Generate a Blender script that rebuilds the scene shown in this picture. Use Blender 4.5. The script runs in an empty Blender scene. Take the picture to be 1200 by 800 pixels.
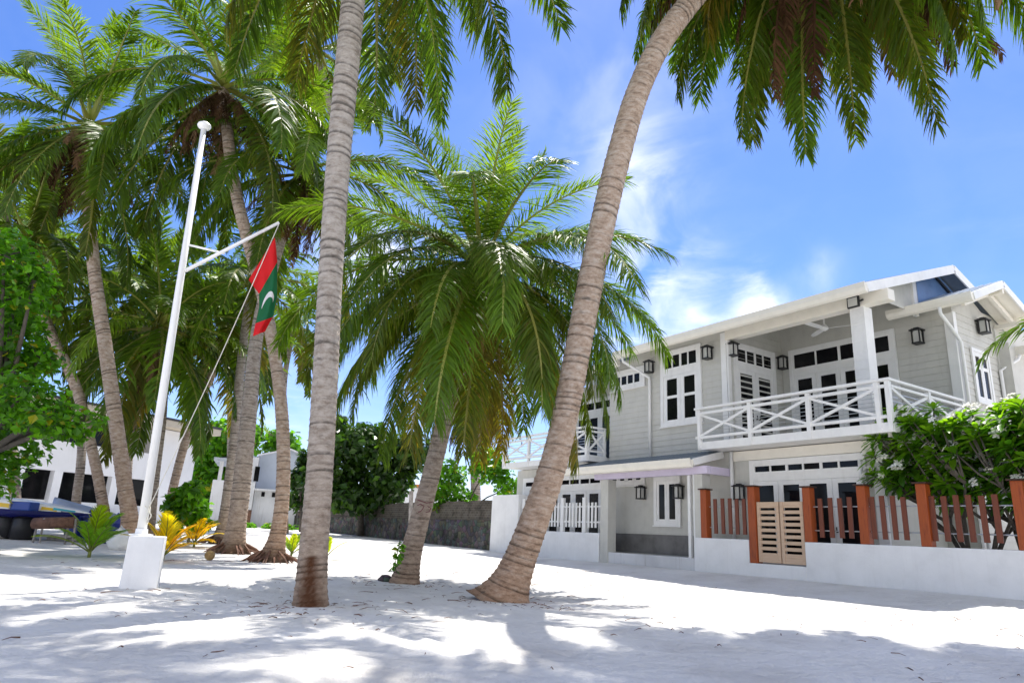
import bpy, math, random
import numpy as np
from mathutils import Vector, Matrix

random.seed(7); np.random.seed(7)
scene = bpy.context.scene
COL = scene.collection
rad = math.radians

# ------------------------------------------------------------------ camera
F = 805.0                       # focal length in pixels of the 1200 px wide photograph
YAW, PIT, ROL = rad(-57.447), rad(15.76), rad(2.871)
_f = np.array([math.sin(YAW)*math.cos(PIT), math.cos(YAW)*math.cos(PIT), math.sin(PIT)])
_r = np.array([math.cos(YAW), -math.sin(YAW), 0.0]); _u = np.cross(_r, _f)
_c, _s = math.cos(ROL), math.sin(ROL)
_r, _u = _c*_r + _s*_u, -_s*_r + _c*_u
cam_d = bpy.data.cameras.new('camera'); cam = bpy.data.objects.new('camera', cam_d); COL.objects.link(cam)
cam_d.sensor_width = 36; cam_d.lens = F/1200*36; cam_d.clip_end = 2000; cam_d.clip_start = 0.05
cam.matrix_world = Matrix(((_r[0], _u[0], -_f[0], 0), (_r[1], _u[1], -_f[1], 0), (_r[2], _u[2], -_f[2], 0), (0, 0, 0, 1)))
scene.camera = cam

# ------------------------------------------------------------------ light
SUN_EL = rad(63); SUN_DIR = np.array([-0.586, 0.81])     # horizontal direction towards the sun
SUN_DIR = SUN_DIR/np.linalg.norm(SUN_DIR)
sd = Vector((SUN_DIR[0]*math.cos(SUN_EL), SUN_DIR[1]*math.cos(SUN_EL), math.sin(SUN_EL)))
sun_d = bpy.data.lights.new('sun', 'SUN'); sun = bpy.data.objects.new('sun', sun_d); COL.objects.link(sun)
sun_d.energy = 4.0; sun_d.angle = rad(0.55); sun_d.color = (1.0, 0.955, 0.88)
sun.rotation_euler = sd.to_track_quat('Z', 'Y').to_euler(); sun.location = (0, 0, 30)
scene.view_settings.view_transform = 'Standard'; scene.view_settings.look = 'None'
scene.view_settings.gamma = 1; scene.view_settings.use_curve_mapping = False
scene.view_settings.exposure = 0.84

def ray(x, y): return _r*(x-600)/F - _u*(y-400)/F + _f
def unit(v): v = np.asarray(v, float); return v/np.linalg.norm(v)

world = bpy.data.worlds.new('World'); scene.world = world; world.use_nodes = True
# cloud banks in view (seen direction, tightness, strength); three broad unseen ones are added for white fill light
CLOUDS = ((750, 205, 700, .85), (755, 325, 320, .6), (893, 352, 1800, 1.0), (435, 305, 400, .8), (715, 110, 160, .22), (800, 388, 600, .6), (310, 470, 200, .2), (962, 316, 3000, .5), (700, 380, 200, .4))
def build_world():
    nt = world.node_tree; nt.nodes.clear(); L = nt.links.new
    out = nt.nodes.new('ShaderNodeOutputWorld'); bg = nt.nodes.new('ShaderNodeBackground')
    sky = nt.nodes.new('ShaderNodeTexSky'); sky.sky_type = 'NISHITA'; sky.sun_disc = False
    sky.sun_elevation = SUN_EL; sky.sun_rotation = math.atan2(SUN_DIR[0], SUN_DIR[1])
    sky.air_density = 1.0; sky.dust_density = 0.3; sky.ozone_density = 2.5
    hs = nt.nodes.new('ShaderNodeHueSaturation'); hs.inputs['Saturation'].default_value = 1.2; hs.inputs['Value'].default_value = 1.0
    tn = nt.nodes.new('ShaderNodeMix'); tn.data_type = 'RGBA'; tn.blend_type = 'MULTIPLY'; tn.inputs[0].default_value = 1; tn.inputs[7].default_value = (.95, .90, 1.08, 1)
    L(sky.outputs[0], tn.inputs[6]); L(tn.outputs[2], hs.inputs['Color'])
    tc = nt.nodes.new('ShaderNodeTexCoord')
    # wispy cirrus, laid out on the plane of the cloud layer (direction divided by height)
    sep = nt.nodes.new('ShaderNodeSeparateXYZ'); L(tc.outputs['Generated'], sep.inputs[0])
    mz = nt.nodes.new('ShaderNodeMath'); mz.operation = 'MAXIMUM'; mz.inputs[1].default_value = 0.04; L(sep.outputs[2], mz.inputs[0])
    dv = nt.nodes.new('ShaderNodeVectorMath'); dv.operation = 'DIVIDE'; L(tc.outputs['Generated'], dv.inputs[0])
    cb = nt.nodes.new('ShaderNodeCombineXYZ')
    for i in range(3): L(mz.outputs[0], cb.inputs[i])
    L(cb.outputs[0], dv.inputs[1])
    n1 = nt.nodes.new('ShaderNodeTexNoise'); n1.inputs['Scale'].default_value = 1.5; n1.inputs['Detail'].default_value = 9; n1.inputs['Roughness'].default_value = .58; n1.inputs['Distortion'].default_value = .7
    L(dv.outputs[0], n1.inputs['Vector'])
    r1 = nt.nodes.new('ShaderNodeMapRange'); r1.interpolation_type = 'SMOOTHSTEP'; r1.inputs[1].default_value = .46; r1.inputs[2].default_value = .78; L(n1.outputs[0], r1.inputs[0])
    last = None; banks = [(*unit(ray(x, y)), k, a) for (x, y, k, a) in CLOUDS] + [(*unit((.9, -.45, .5)), 4.0, 1.4), (*unit((.3, -.5, .8)), 6.0, 1.1), (*unit((.9, .55, .4)), 6.0, 1.2)]
    # cloud banks, the added unseen fill ones last: direction, angular width, strength
    for (dx, dy, dz, k, a) in banks:
        d = (dx, dy, dz)
        dt = nt.nodes.new('ShaderNodeVectorMath'); dt.operation = 'DOT_PRODUCT'; L(tc.outputs['Generated'], dt.inputs[0]); dt.inputs[1].default_value = d
        m1 = nt.nodes.new('ShaderNodeMath'); m1.operation = 'MULTIPLY_ADD'; L(dt.outputs['Value'], m1.inputs[0]); m1.inputs[1].default_value = k; m1.inputs[2].default_value = -k
        ex = nt.nodes.new('ShaderNodeMath'); ex.operation = 'EXPONENT'; L(m1.outputs[0], ex.inputs[0])
        am = nt.nodes.new('ShaderNodeMath'); am.operation = 'MULTIPLY'; L(ex.outputs[0], am.inputs[0]); am.inputs[1].default_value = a
        if last is None: last = am
        else:
            ad = nt.nodes.new('ShaderNodeMath'); ad.operation = 'ADD'; L(last.outputs[0], ad.inputs[0]); L(am.outputs[0], ad.inputs[1]); last = ad
    bias = nt.nodes.new('ShaderNodeMath'); bias.operation = 'ADD'; bias.inputs[1].default_value = .02; L(last.outputs[0], bias.inputs[0])
    n2 = nt.nodes.new('ShaderNodeTexNoise'); n2.inputs['Scale'].default_value = 7; n2.inputs['Detail'].default_value = 8; n2.inputs['Distortion'].default_value = .4; L(tc.outputs['Generated'], n2.inputs['Vector'])
    r2 = nt.nodes.new('ShaderNodeMapRange'); r2.interpolation_type = 'SMOOTHSTEP'; r2.inputs[1].default_value = .36; r2.inputs[2].default_value = .66; L(n2.outputs[0], r2.inputs[0])
    mx = nt.nodes.new('ShaderNodeMath'); mx.operation = 'MULTIPLY_ADD'; L(r2.outputs[0], mx.inputs[0]); mx.inputs[1].default_value = .65; L(r1.outputs[0], mx.inputs[2])
    fac = nt.nodes.new('ShaderNodeMath'); fac.operation = 'MULTIPLY'; fac.use_clamp = True; L(bias.outputs[0], fac.inputs[0]); L(mx.outputs[0], fac.inputs[1])
    mix = nt.nodes.new('ShaderNodeMix'); mix.data_type = 'RGBA'; L(fac.outputs[0], mix.inputs[0]); L(hs.outputs[0], mix.inputs[6]); mix.inputs[7].default_value = (9.0, 8.9, 8.9, 1)
    L(mix.outputs[2], bg.inputs[0]); bg.inputs[1].default_value = 0.11
    L(bg.outputs[0], out.inputs[0])
build_world()

# ------------------------------------------------------------------ materials
def new_mat(name):
    m = bpy.data.materials.new(name); m.use_nodes = True; nt = m.node_tree
    return m, nt, nt.nodes['Principled BSDF'], nt.links.new
def noise_col(nt, L, cols, scale, detail=6, coord='Object', stretch=None, rough=.6, lo=.3, hi=.7):
    tc = nt.nodes.new('ShaderNodeTexCoord'); n = nt.nodes.new('ShaderNodeTexNoise')
    n.inputs['Scale'].default_value = scale; n.inputs['Detail'].default_value = detail; n.inputs['Roughness'].default_value = rough
    if stretch:
        mp = nt.nodes.new('ShaderNodeMapping'); mp.inputs['Scale'].default_value = stretch; L(tc.outputs[coord], mp.inputs[0]); L(mp.outputs[0], n.inputs['Vector'])
    else: L(tc.outputs[coord], n.inputs['Vector'])
    cr = nt.nodes.new('ShaderNodeValToRGB'); e = cr.color_ramp.elements
    e[0].position = lo; e[0].color = (*cols[0], 1); e[1].position = hi; e[1].color = (*cols[-1], 1)
    for i, c in enumerate(cols[1:-1]):
        q = e.new(lo + (hi-lo)*(i+1)/(len(cols)-1)); q.color = (*c, 1)
    L(n.outputs[0], cr.inputs[0])
    return cr.outputs[0], n.outputs[0], tc
def bump(nt, L, h, strength, dist, bs):
    b = nt.nodes.new('ShaderNodeBump'); b.inputs['Strength'].default_value = strength; b.inputs['Distance'].default_value = dist
    L(h, b.inputs['Height']); L(b.outputs[0], bs.inputs['Normal']); return b
def paint(name, col, var=.06, rough=.5, scale=3.0, bstr=.12, spec=.4, metal=0, streak=0):
    m, nt, bs, L = new_mat(name)
    a = tuple(max(0, c*(1-var*1.6)) for c in col); b = tuple(min(1, c*(1+var)) for c in col)
    c, h, tc = noise_col(nt, L, (a, col, b), scale, 8)
    L(c, bs.inputs['Base Color']); bs.inputs['Roughness'].default_value = rough
    bs.inputs['Specular IOR Level'].default_value = spec; bs.inputs['Metallic'].default_value = metal
    n = nt.nodes.new('ShaderNodeTexNoise'); n.inputs['Scale'].default_value = 45; n.inputs['Detail'].default_value = 4; L(tc.outputs['Object'], n.inputs['Vector'])
    bump(nt, L, n.outputs[0], bstr, .01, bs)
    if streak:
        mp = nt.nodes.new('ShaderNodeMapping'); mp.inputs['Scale'].default_value = (5, 5, .35); L(tc.outputs['Object'], mp.inputs[0])
        s1 = nt.nodes.new('ShaderNodeTexNoise'); s1.inputs['Scale'].default_value = 1.6; s1.inputs['Detail'].default_value = 7; s1.inputs['Roughness'].default_value = .65; L(mp.outputs[0], s1.inputs['Vector'])
        m1 = nt.nodes.new('ShaderNodeMapRange'); m1.inputs[1].default_value = .54; m1.inputs[2].default_value = .80; m1.inputs[3].default_value = 0; m1.inputs[4].default_value = streak; L(s1.outputs[0], m1.inputs[0])
        mm = nt.nodes.new('ShaderNodeMix'); mm.data_type = 'RGBA'; L(m1.outputs[0], mm.inputs[0]); L(c, mm.inputs[6]); mm.inputs[7].default_value = (.30, .27, .22, 1); L(mm.outputs[2], bs.inputs['Base Color'])
    return m
M = {}
M['wall'] = paint('wall_paint', (.56, .55, .505), .05, .65, streak=.22)
M['trim'] = paint('white_trim', (.82, .815, .80), .04, .45, streak=.16)
M['white_wall'] = paint('white_masonry', (.80, .80, .80), .06, .7, 1.4, .3, streak=.10)
M['lilac'] = paint('lilac_beam', (.64, .57, .71), .05, .5)
M['gutter'] = paint('gutter_white', (.82, .78, .69), .04, .4)
M['black'] = paint('black_metal', (.018, .018, .02), .2, .4)
M['tile'] = paint('grey_tile', (.14, .135, .13), .22, .4, 2.2, .25)
M['metal_rail'] = paint('steel_wire', (.55, .55, .56), .05, .3, metal=.6)
M['cap'] = paint('dark_cap', (.05, .022, .014), .2, .5)
M['lamp_glass'] = paint('lamp_glass', (.55, .55, .52), .05, .2)
M['white_plastic'] = paint('white_plastic', (.82, .82, .80), .03, .35)
M['pole_white'] = paint('pole_white', (.84, .84, .82), .04, .3, streak=.2)
M['rope'] = paint('rope', (.72, .69, .6), .1, .8, 60)
M['far_wall'] = paint('far_wall', (.66, .66, .67), .1, .8, .6, .3, streak=.6)
M['far_grey'] = paint('far_grey', (.42, .46, .52), .1, .8, .6, .3)
M['left_wall'] = paint('left_wall', (.80, .80, .82), .04, .7, .5, streak=.25)
M['beige'] = paint('beige_soffit', (.55, .48, .38), .05, .7)
M['dark_roof'] = paint('dark_roof', (.05, .05, .055), .2, .6)
M['blue_tarp'] = paint('blue_tarp', (.02, .035, .20), .35, .35, 5)
M['blue_box'] = paint('blue_plastic', (.02, .06, .28), .1, .3)
M['boat_blue'] = paint('boat_blue', (.016, .02, .15), .1, .15, spec=.6)
M['boat_white'] = paint('boat_white', (.8, .8, .78), .03, .2, spec=.6)
M['boat_yellow'] = paint('boat_yellow', (.8, .52, .04), .05, .25)
M['boat_aqua'] = paint('boat_aqua', (.06, .42, .52), .1, .25)
M['boat_grey'] = paint('boat_grey', (.33, .38, .5), .1, .4)
M['timber'] = paint('old_timber', (.16, .08, .05), .35, .75, 8, .5)
M['grey_timber'] = paint('grey_timber', (.34, .31, .28), .3, .8, 8, .5)
M['orange_paint'] = paint('orange_paint', (.6, .22, .05), .1, .6)
M['maroon'] = paint('maroon_paint', (.16, .02, .04), .1, .6)
M['husk'] = paint('coconut_husk', (.36, .24, .1), .3, .8, 14, .5)
M['green_nut'] = paint('green_coconut', (.2, .2, .03), .3, .45, 6)
M['sky_tinted_gable'] = paint('sky_tinted_gable', (.11, .20, .38), .15, .25, 1.5, spec=.6)  # blue of sky reflected in the gable glazing, put into the base colour

def glass_mat():
    m, nt, bs, L = new_mat('dark_glass')
    c, h, tc = noise_col(nt, L, ((.004, .004, .005), (.012, .012, .014)), 1.2)
    L(c, bs.inputs['Base Color']); bs.inputs['Roughness'].default_value = .06; bs.inputs['Specular IOR Level'].default_value = .18
    return m
M['glass'] = glass_mat()
def wood(name, dark, light, rough=.55):
    m, nt, bs, L = new_mat(name)
    c, h, tc = noise_col(nt, L, (dark, light, tuple(.5*(a+b) for a, b in zip(dark, light))), 7, 9, stretch=(3, 3, .35), lo=.25, hi=.75)
    L(c, bs.inputs['Base Color']); bs.inputs['Roughness'].default_value = rough; bump(nt, L, h, .25, .01, bs)
    return m
M['post_wood'] = wood('stained_post_wood', (.17, .024, .004), (.34, .066, .008), .5)
M['picket_wood'] = wood('stained_picket_wood', (.09, .020, .010), (.16, .038, .015), .5)
def gate_wood():
    m, nt, bs, L = new_mat('pale_gate_wood')
    c, h, tc = noise_col(nt, L, ((.44, .29, .19), (.60, .43, .30), (.52, .36, .24)), 6, 9, stretch=(.4, 3, 4), lo=.25, hi=.75)
    L(c, bs.inputs['Base Color']); bs.inputs['Roughness'].default_value = .6; bump(nt, L, h, .2, .01, bs); return m
M['gate_wood'] = gate_wood()
def roof_mat():
    m, nt, bs, L = new_mat('blue_grey_metal_roof')
    c, h, tc = noise_col(nt, L, ((.20, .25, .30), (.27, .32, .38), (.24, .28, .33)), 2.2, 8)
    L(c, bs.inputs['Base Color']); bs.inputs['Roughness'].default_value = .38; bs.inputs['Metallic'].default_value = .35
    return m
M['roof'] = roof_mat()
def sand_mat():
    m, nt, bs, L = new_mat('white_coral_sand')
    c, h, tc = noise_col(nt, L, ((.58, .555, .52), (.70, .68, .645), (.76, .745, .715)), .8, 10, lo=.28, hi=.66)
    n2 = nt.nodes.new('ShaderNodeTexNoise'); n2.inputs['Scale'].default_value = 38; n2.inputs['Detail'].default_value = 6; n2.inputs['Roughness'].default_value = .7; L(tc.outputs['Object'], n2.inputs['Vector'])
    cr = nt.nodes.new('ShaderNodeMapRange'); cr.inputs[1].default_value = .62; cr.inputs[2].default_value = .78; cr.inputs[3].default_value = 1; cr.inputs[4].default_value = .72; L(n2.outputs[0], cr.inputs[0])
    mu = nt.nodes.new('ShaderNodeMix'); mu.data_type = 'RGBA'; mu.blend_type = 'MULTIPLY'; mu.inputs[0].default_value = 1; L(c, mu.inputs[6]); L(cr.outputs[0], mu.inputs[7])
    L(mu.outputs[2], bs.inputs['Base Color']); bs.inputs['Roughness'].default_value = .95; bs.inputs['Specular IOR Level'].default_value = .1
    n3 = nt.nodes.new('ShaderNodeTexNoise'); n3.inputs['Scale'].default_value = 5.5; n3.inputs['Detail'].default_value = 9; n3.inputs['Roughness'].default_value = .62; L(tc.outputs['Object'], n3.inputs['Vector'])
    bump(nt, L, n3.outputs[0], 1.0, .07, bs)
    return m
M['sand'] = sand_mat()
def stone_mat():
    m, nt, bs, L = new_mat('weathered_coral_stone')
    tc = nt.nodes.new('ShaderNodeTexCoord')
    v = nt.nodes.new('ShaderNodeTexVoronoi'); v.inputs['Scale'].default_value = 4.2; L(tc.outputs['Object'], v.inputs['Vector'])
    ve = nt.nodes.new('ShaderNodeTexVoronoi'); ve.feature = 'DISTANCE_TO_EDGE'; ve.inputs['Scale'].default_value = 4.2; L(tc.outputs['Object'], ve.inputs['Vector'])
    c, h, _ = noise_col(nt, L, ((.035, .032, .027), (.095, .084, .07), (.17, .15, .125)), 1.6, 10, lo=.3, hi=.72)
    mr = nt.nodes.new('ShaderNodeMapRange'); mr.inputs[1].default_value = 0; mr.inputs[2].default_value = .09; mr.inputs[3].default_value = .45; L(ve.outputs['Distance'], mr.inputs[0])
    mu = nt.nodes.new('ShaderNodeMix'); mu.data_type = 'RGBA'; mu.blend_type = 'MULTIPLY'; mu.inputs[0].default_value = 1; L(c, mu.inputs[6]); L(mr.outputs[0], mu.inputs[7])
    mv = nt.nodes.new('ShaderNodeMix'); mv.data_type = 'RGBA'; mv.blend_type = 'SOFT_LIGHT'; mv.inputs[0].default_value = .6; L(mu.outputs[2], mv.inputs[6]); L(v.outputs['Color'], mv.inputs[7])
    hsv = nt.nodes.new('ShaderNodeHueSaturation'); hsv.inputs['Saturation'].default_value = .55; L(mv.outputs[2], hsv.inputs['Color'])
    L(hsv.outputs[0], bs.inputs['Base Color']); bs.inputs['Roughness'].default_value = .95
    bump(nt, L, ve.outputs['Distance'], 1.0, .12, bs); return m
M['stone'] = stone_mat()
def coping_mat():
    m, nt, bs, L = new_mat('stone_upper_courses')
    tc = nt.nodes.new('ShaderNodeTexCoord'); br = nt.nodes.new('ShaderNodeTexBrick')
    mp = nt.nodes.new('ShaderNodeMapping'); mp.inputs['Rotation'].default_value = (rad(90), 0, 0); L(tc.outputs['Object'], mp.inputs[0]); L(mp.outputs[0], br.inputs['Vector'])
    br.inputs['Scale'].default_value = 2.4; br.inputs['Color1'].default_value = (.125, .108, .088, 1); br.inputs['Color2'].default_value = (.075, .066, .055, 1); br.inputs['Mortar'].default_value = (.15, .138, .12, 1); br.inputs['Mortar Size'].default_value = .03  # course colours lowered to hold the shade of the tree over the wall
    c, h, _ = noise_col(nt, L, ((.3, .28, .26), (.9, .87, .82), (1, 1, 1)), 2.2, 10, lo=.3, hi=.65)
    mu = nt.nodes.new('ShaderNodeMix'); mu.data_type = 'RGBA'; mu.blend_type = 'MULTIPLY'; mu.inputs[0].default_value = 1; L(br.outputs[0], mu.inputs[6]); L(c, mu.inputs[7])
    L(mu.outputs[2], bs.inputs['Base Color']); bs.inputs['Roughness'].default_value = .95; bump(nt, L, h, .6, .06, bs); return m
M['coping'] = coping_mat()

def leaf_mat(name, cols, rough=.34, trans=.32, spec=.5, tcol=1.5):
    """leaf colour from the point attribute tint: r picks along the ramp, g lightens a little, b browns the tip"""
    m, nt, bs, L = new_mat(name)
    at = nt.nodes.new('ShaderNodeAttribute'); at.attribute_name = 'tint'
    sp = nt.nodes.new('ShaderNodeSeparateColor'); L(at.outputs['Color'], sp.inputs[0])
    cr = nt.nodes.new('ShaderNodeValToRGB'); e = cr.color_ramp.elements
    e[0].position = cols[0][0]; e[0].color = (*cols[0][1], 1); e[1].position = cols[-1][0]; e[1].color = (*cols[-1][1], 1)
    for p, c in cols[1:-1]: q = e.new(p); q.color = (*c, 1)
    L(sp.outputs[0], cr.inputs[0])
    hv = nt.nodes.new('ShaderNodeHueSaturation'); L(cr.outputs[0], hv.inputs['Color'])
    mr = nt.nodes.new('ShaderNodeMapRange'); mr.inputs[3].default_value = .7; mr.inputs[4].default_value = 1.35; L(sp.outputs[1], mr.inputs[0]); L(mr.outputs[0], hv.inputs['Value'])
    mx = nt.nodes.new('ShaderNodeMix'); mx.data_type = 'RGBA'; L(sp.outputs[2], mx.inputs[0]); L(hv.outputs[0], mx.inputs[6]); mx.inputs[7].default_value = (.20, .13, .035, 1)
    L(mx.outputs[2], bs.inputs['Base Color']); bs.inputs['Roughness'].default_value = rough; bs.inputs['Specular IOR Level'].default_value = spec
    tr = nt.nodes.new('ShaderNodeBsdfTranslucent'); tv = nt.nodes.new('ShaderNodeMix'); tv.data_type = 'RGBA'; tv.blend_type = 'MULTIPLY'; tv.inputs[0].default_value = 1
    L(mx.outputs[2], tv.inputs[6]); tv.inputs[7].default_value = (tcol*1.25, tcol*1.25, tcol*.45, 1); L(tv.outputs[2], tr.inputs[0])
    ms = nt.nodes.new('ShaderNodeMixShader'); ms.inputs[0].default_value = trans
    L(bs.outputs[0], ms.inputs[1]); L(tr.outputs[0], ms.inputs[2]); L(ms.outputs[0], nt.nodes['Material Output'].inputs[0])
    return m
M['palm'] = leaf_mat('palm_leaf', [(0, (.15, .235, .014)), (.25, (.082, .155, .010)), (.55, (.056, .105, .008)), (.74, (.088, .110, .010)), (.9, (.19, .14, .015)), (1, (.12, .07, .025))], .44, .38, .26, 1.8)
M['rib'] = leaf_mat('palm_midrib', [(0, (.26, .30, .05)), (.7, (.22, .21, .04)), (1, (.22, .13, .05))], .4, .05)
M['dead'] = leaf_mat('dead_palm_frond', [(0, (.06, .028, .016)), (.5, (.10, .05, .025)), (1, (.19, .12, .065))], .8, .15, .15, 1.0)
M['broad'] = leaf_mat('broad_leaf', [(0, (.11, .27, .010)), (.5, (.07, .19, .009)), (.9, (.03, .085, .010)), (1, (.25, .24, .012))], .34, .5, .4, 2.0)
M['dark_broad'] = leaf_mat('dark_broad_leaf', [(0, (.08, .17, .015)), (.4, (.035, .085, .012)), (1, (.014, .040, .009))], .35, .38)
M['frangi'] = leaf_mat('frangipani_leaf', [(0, (.19, .34, .014)), (.45, (.075, .19, .012)), (1, (.020, .07, .010))], .32, .48, .5, 1.9)
M['seedling'] = leaf_mat('seedling_leaf', [(0, (.16, .30, .015)), (.5, (.45, .42, .015)), (1, (.72, .42, .01))], .4, .5, .3, 2.0)
M['petal'] = paint('white_petal', (.84, .82, .74), .03, .6)
def bark_mat(name, cols, pale):
    m, nt, bs, L = new_mat(name)
    c, h, tc = noise_col(nt, L, cols, 6.5, 12, stretch=(1, 1, 2.2), lo=.33, hi=.66, rough=.74)
    # leaf scars: dark broken dashes that follow the rings
    at = nt.nodes.new('ShaderNodeAttribute'); at.attribute_name = 'tint'; sp = nt.nodes.new('ShaderNodeSeparateColor'); L(at.outputs['Color'], sp.inputs[0])
    n2 = nt.nodes.new('ShaderNodeTexNoise'); n2.inputs['Scale'].default_value = 9; n2.inputs['Detail'].default_value = 5
    mp = nt.nodes.new('ShaderNodeMapping'); mp.inputs['Scale'].default_value = (1, 1, 1.2); L(tc.outputs['Object'], mp.inputs[0]); L(mp.outputs[0], n2.inputs['Vector'])
    ad = nt.nodes.new('ShaderNodeMath'); ad.operation = 'ADD'; L(n2.outputs[0], ad.inputs[0]); ad.inputs[1].default_value = .28
    am = nt.nodes.new('ShaderNodeMath'); am.operation = 'MULTIPLY'; L(ad.outputs[0], am.inputs[0]); L(sp.outputs[0], am.inputs[1])
    n5 = nt.nodes.new('ShaderNodeTexNoise'); n5.inputs['Scale'].default_value = 5; n5.inputs['Detail'].default_value = 6; mp5 = nt.nodes.new('ShaderNodeMapping'); mp5.inputs['Scale'].default_value = (1, 1, 2.6); L(tc.outputs['Object'], mp5.inputs[0]); L(mp5.outputs[0], n5.inputs['Vector'])
    r5 = nt.nodes.new('ShaderNodeMapRange'); r5.inputs[1].default_value = .60; r5.inputs[2].default_value = .70; r5.inputs[3].default_value = 0; r5.inputs[4].default_value = .30; L(n5.outputs[0], r5.inputs[0])
    a2 = nt.nodes.new('ShaderNodeMath'); a2.operation = 'ADD'; L(am.outputs[0], a2.inputs[0]); L(r5.outputs[0], a2.inputs[1])
    mr = nt.nodes.new('ShaderNodeMapRange'); mr.inputs[1].default_value = .12; mr.inputs[2].default_value = .72; mr.inputs[3].default_value = 1; mr.inputs[4].default_value = .34; L(a2.outputs[0], mr.inputs[0])
    mu = nt.nodes.new('ShaderNodeMix'); mu.data_type = 'RGBA'; mu.blend_type = 'MULTIPLY'; mu.inputs[0].default_value = 1; L(c, mu.inputs[6]); L(mr.outputs[0], mu.inputs[7])
    bl = nt.nodes.new('ShaderNodeMix'); bl.data_type = 'RGBA'; L(sp.outputs[1], bl.inputs[0]); bl.inputs[7].default_value = (*pale, 1)
    wm = nt.nodes.new('ShaderNodeMix'); wm.data_type = 'RGBA'; wm.blend_type = 'MULTIPLY'; L(sp.outputs[2], wm.inputs[0]); L(mu.outputs[2], wm.inputs[6]); wm.inputs[7].default_value = (1.0, .80, .64, 1); L(wm.outputs[2], bl.inputs[6])
    L(bl.outputs[2], bs.inputs['Base Color']); bs.inputs['Roughness'].default_value = .88; bs.inputs['Specular IOR Level'].default_value = .2
    n4 = nt.nodes.new('ShaderNodeTexNoise'); n4.inputs['Scale'].default_value = 22; n4.inputs['Detail'].default_value = 8; n4.inputs['Roughness'].default_value = .7; L(tc.outputs['Object'], n4.inputs['Vector'])
    bump(nt, L, n4.outputs[0], 1.0, .05, bs); return m
M['bark'] = bark_mat('palm_bark', ((.19, .15, .12), (.40, .345, .295), (.54, .49, .43)), (.10, .055, .03))
M['bark_grey'] = bark_mat('grey_palm_bark', ((.25, .205, .165), (.46, .41, .355), (.60, .555, .50)), (.11, .045, .02))
M['bark_warm'] = bark_mat('warm_palm_bark', ((.24, .17, .12), (.48, .37, .285), (.60, .53, .46)), (.06, .04, .03))
M['branch'] = paint('branch_bark', (.10, .085, .068), .3, .85, 8, .6)
def flag_mat():
    """red field, green panel and white crescent, drawn in the cloth's own UV space"""
    m, nt, bs, L = new_mat('flag_cloth')
    uv = nt.nodes.new('ShaderNodeUVMap'); sp = nt.nodes.new('ShaderNodeSeparateXYZ'); L(uv.outputs[0], sp.inputs[0])
    def mth(op, a, b=None, c=None):
        n = nt.nodes.new('ShaderNodeMath'); n.operation = op
        for i, v in enumerate((a, b, c)):
            if v is None: continue
            if isinstance(v, (int, float)): n.inputs[i].default_value = v
            else: L(v, n.inputs[i])
        return n.outputs[0]
    u, v = sp.outputs[0], sp.outputs[1]
    inx = mth('MULTIPLY', mth('GREATER_THAN', u, .25), mth('LESS_THAN', u, .75))
    iny = mth('MULTIPLY', mth('GREATER_THAN', v, .25), mth('LESS_THAN', v, .75))
    green = mth('MULTIPLY', inx, iny)
    def disc(cx, r):
        dx = mth('MULTIPLY', mth('SUBTRACT', u, cx), 1.5); dy = mth('SUBTRACT', v, .5)
        return mth('LESS_THAN', mth('SQRT', mth('ADD', mth('MULTIPLY', dx, dx), mth('MULTIPLY', dy, dy))), r)
    moon = mth('MULTIPLY', disc(.515, .165), mth('SUBTRACT', 1, disc(.56, .152)))
    a = nt.nodes.new('ShaderNodeMix'); a.data_type = 'RGBA'; L(green, a.inputs[0]); a.inputs[6].default_value = (.78, .010, .014, 1); a.inputs[7].default_value = (.006, .17, .055, 1)
    b = nt.nodes.new('ShaderNodeMix'); b.data_type = 'RGBA'; L(moon, b.inputs[0]); L(a.outputs[2], b.inputs[6]); b.inputs[7].default_value = (.85, .85, .85, 1)
    L(b.outputs[2], bs.inputs['Base Color']); bs.inputs['Roughness'].default_value = .7
    tr = nt.nodes.new('ShaderNodeBsdfTranslucent'); L(b.outputs[2], tr.inputs[0]); ms = nt.nodes.new('ShaderNodeMixShader'); ms.inputs[0].default_value = .4
    L(bs.outputs[0], ms.inputs[1]); L(tr.outputs[0], ms.inputs[2]); L(ms.outputs[0], nt.nodes['Material Output'].inputs[0])
    return m
M['flag'] = flag_mat()

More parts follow.
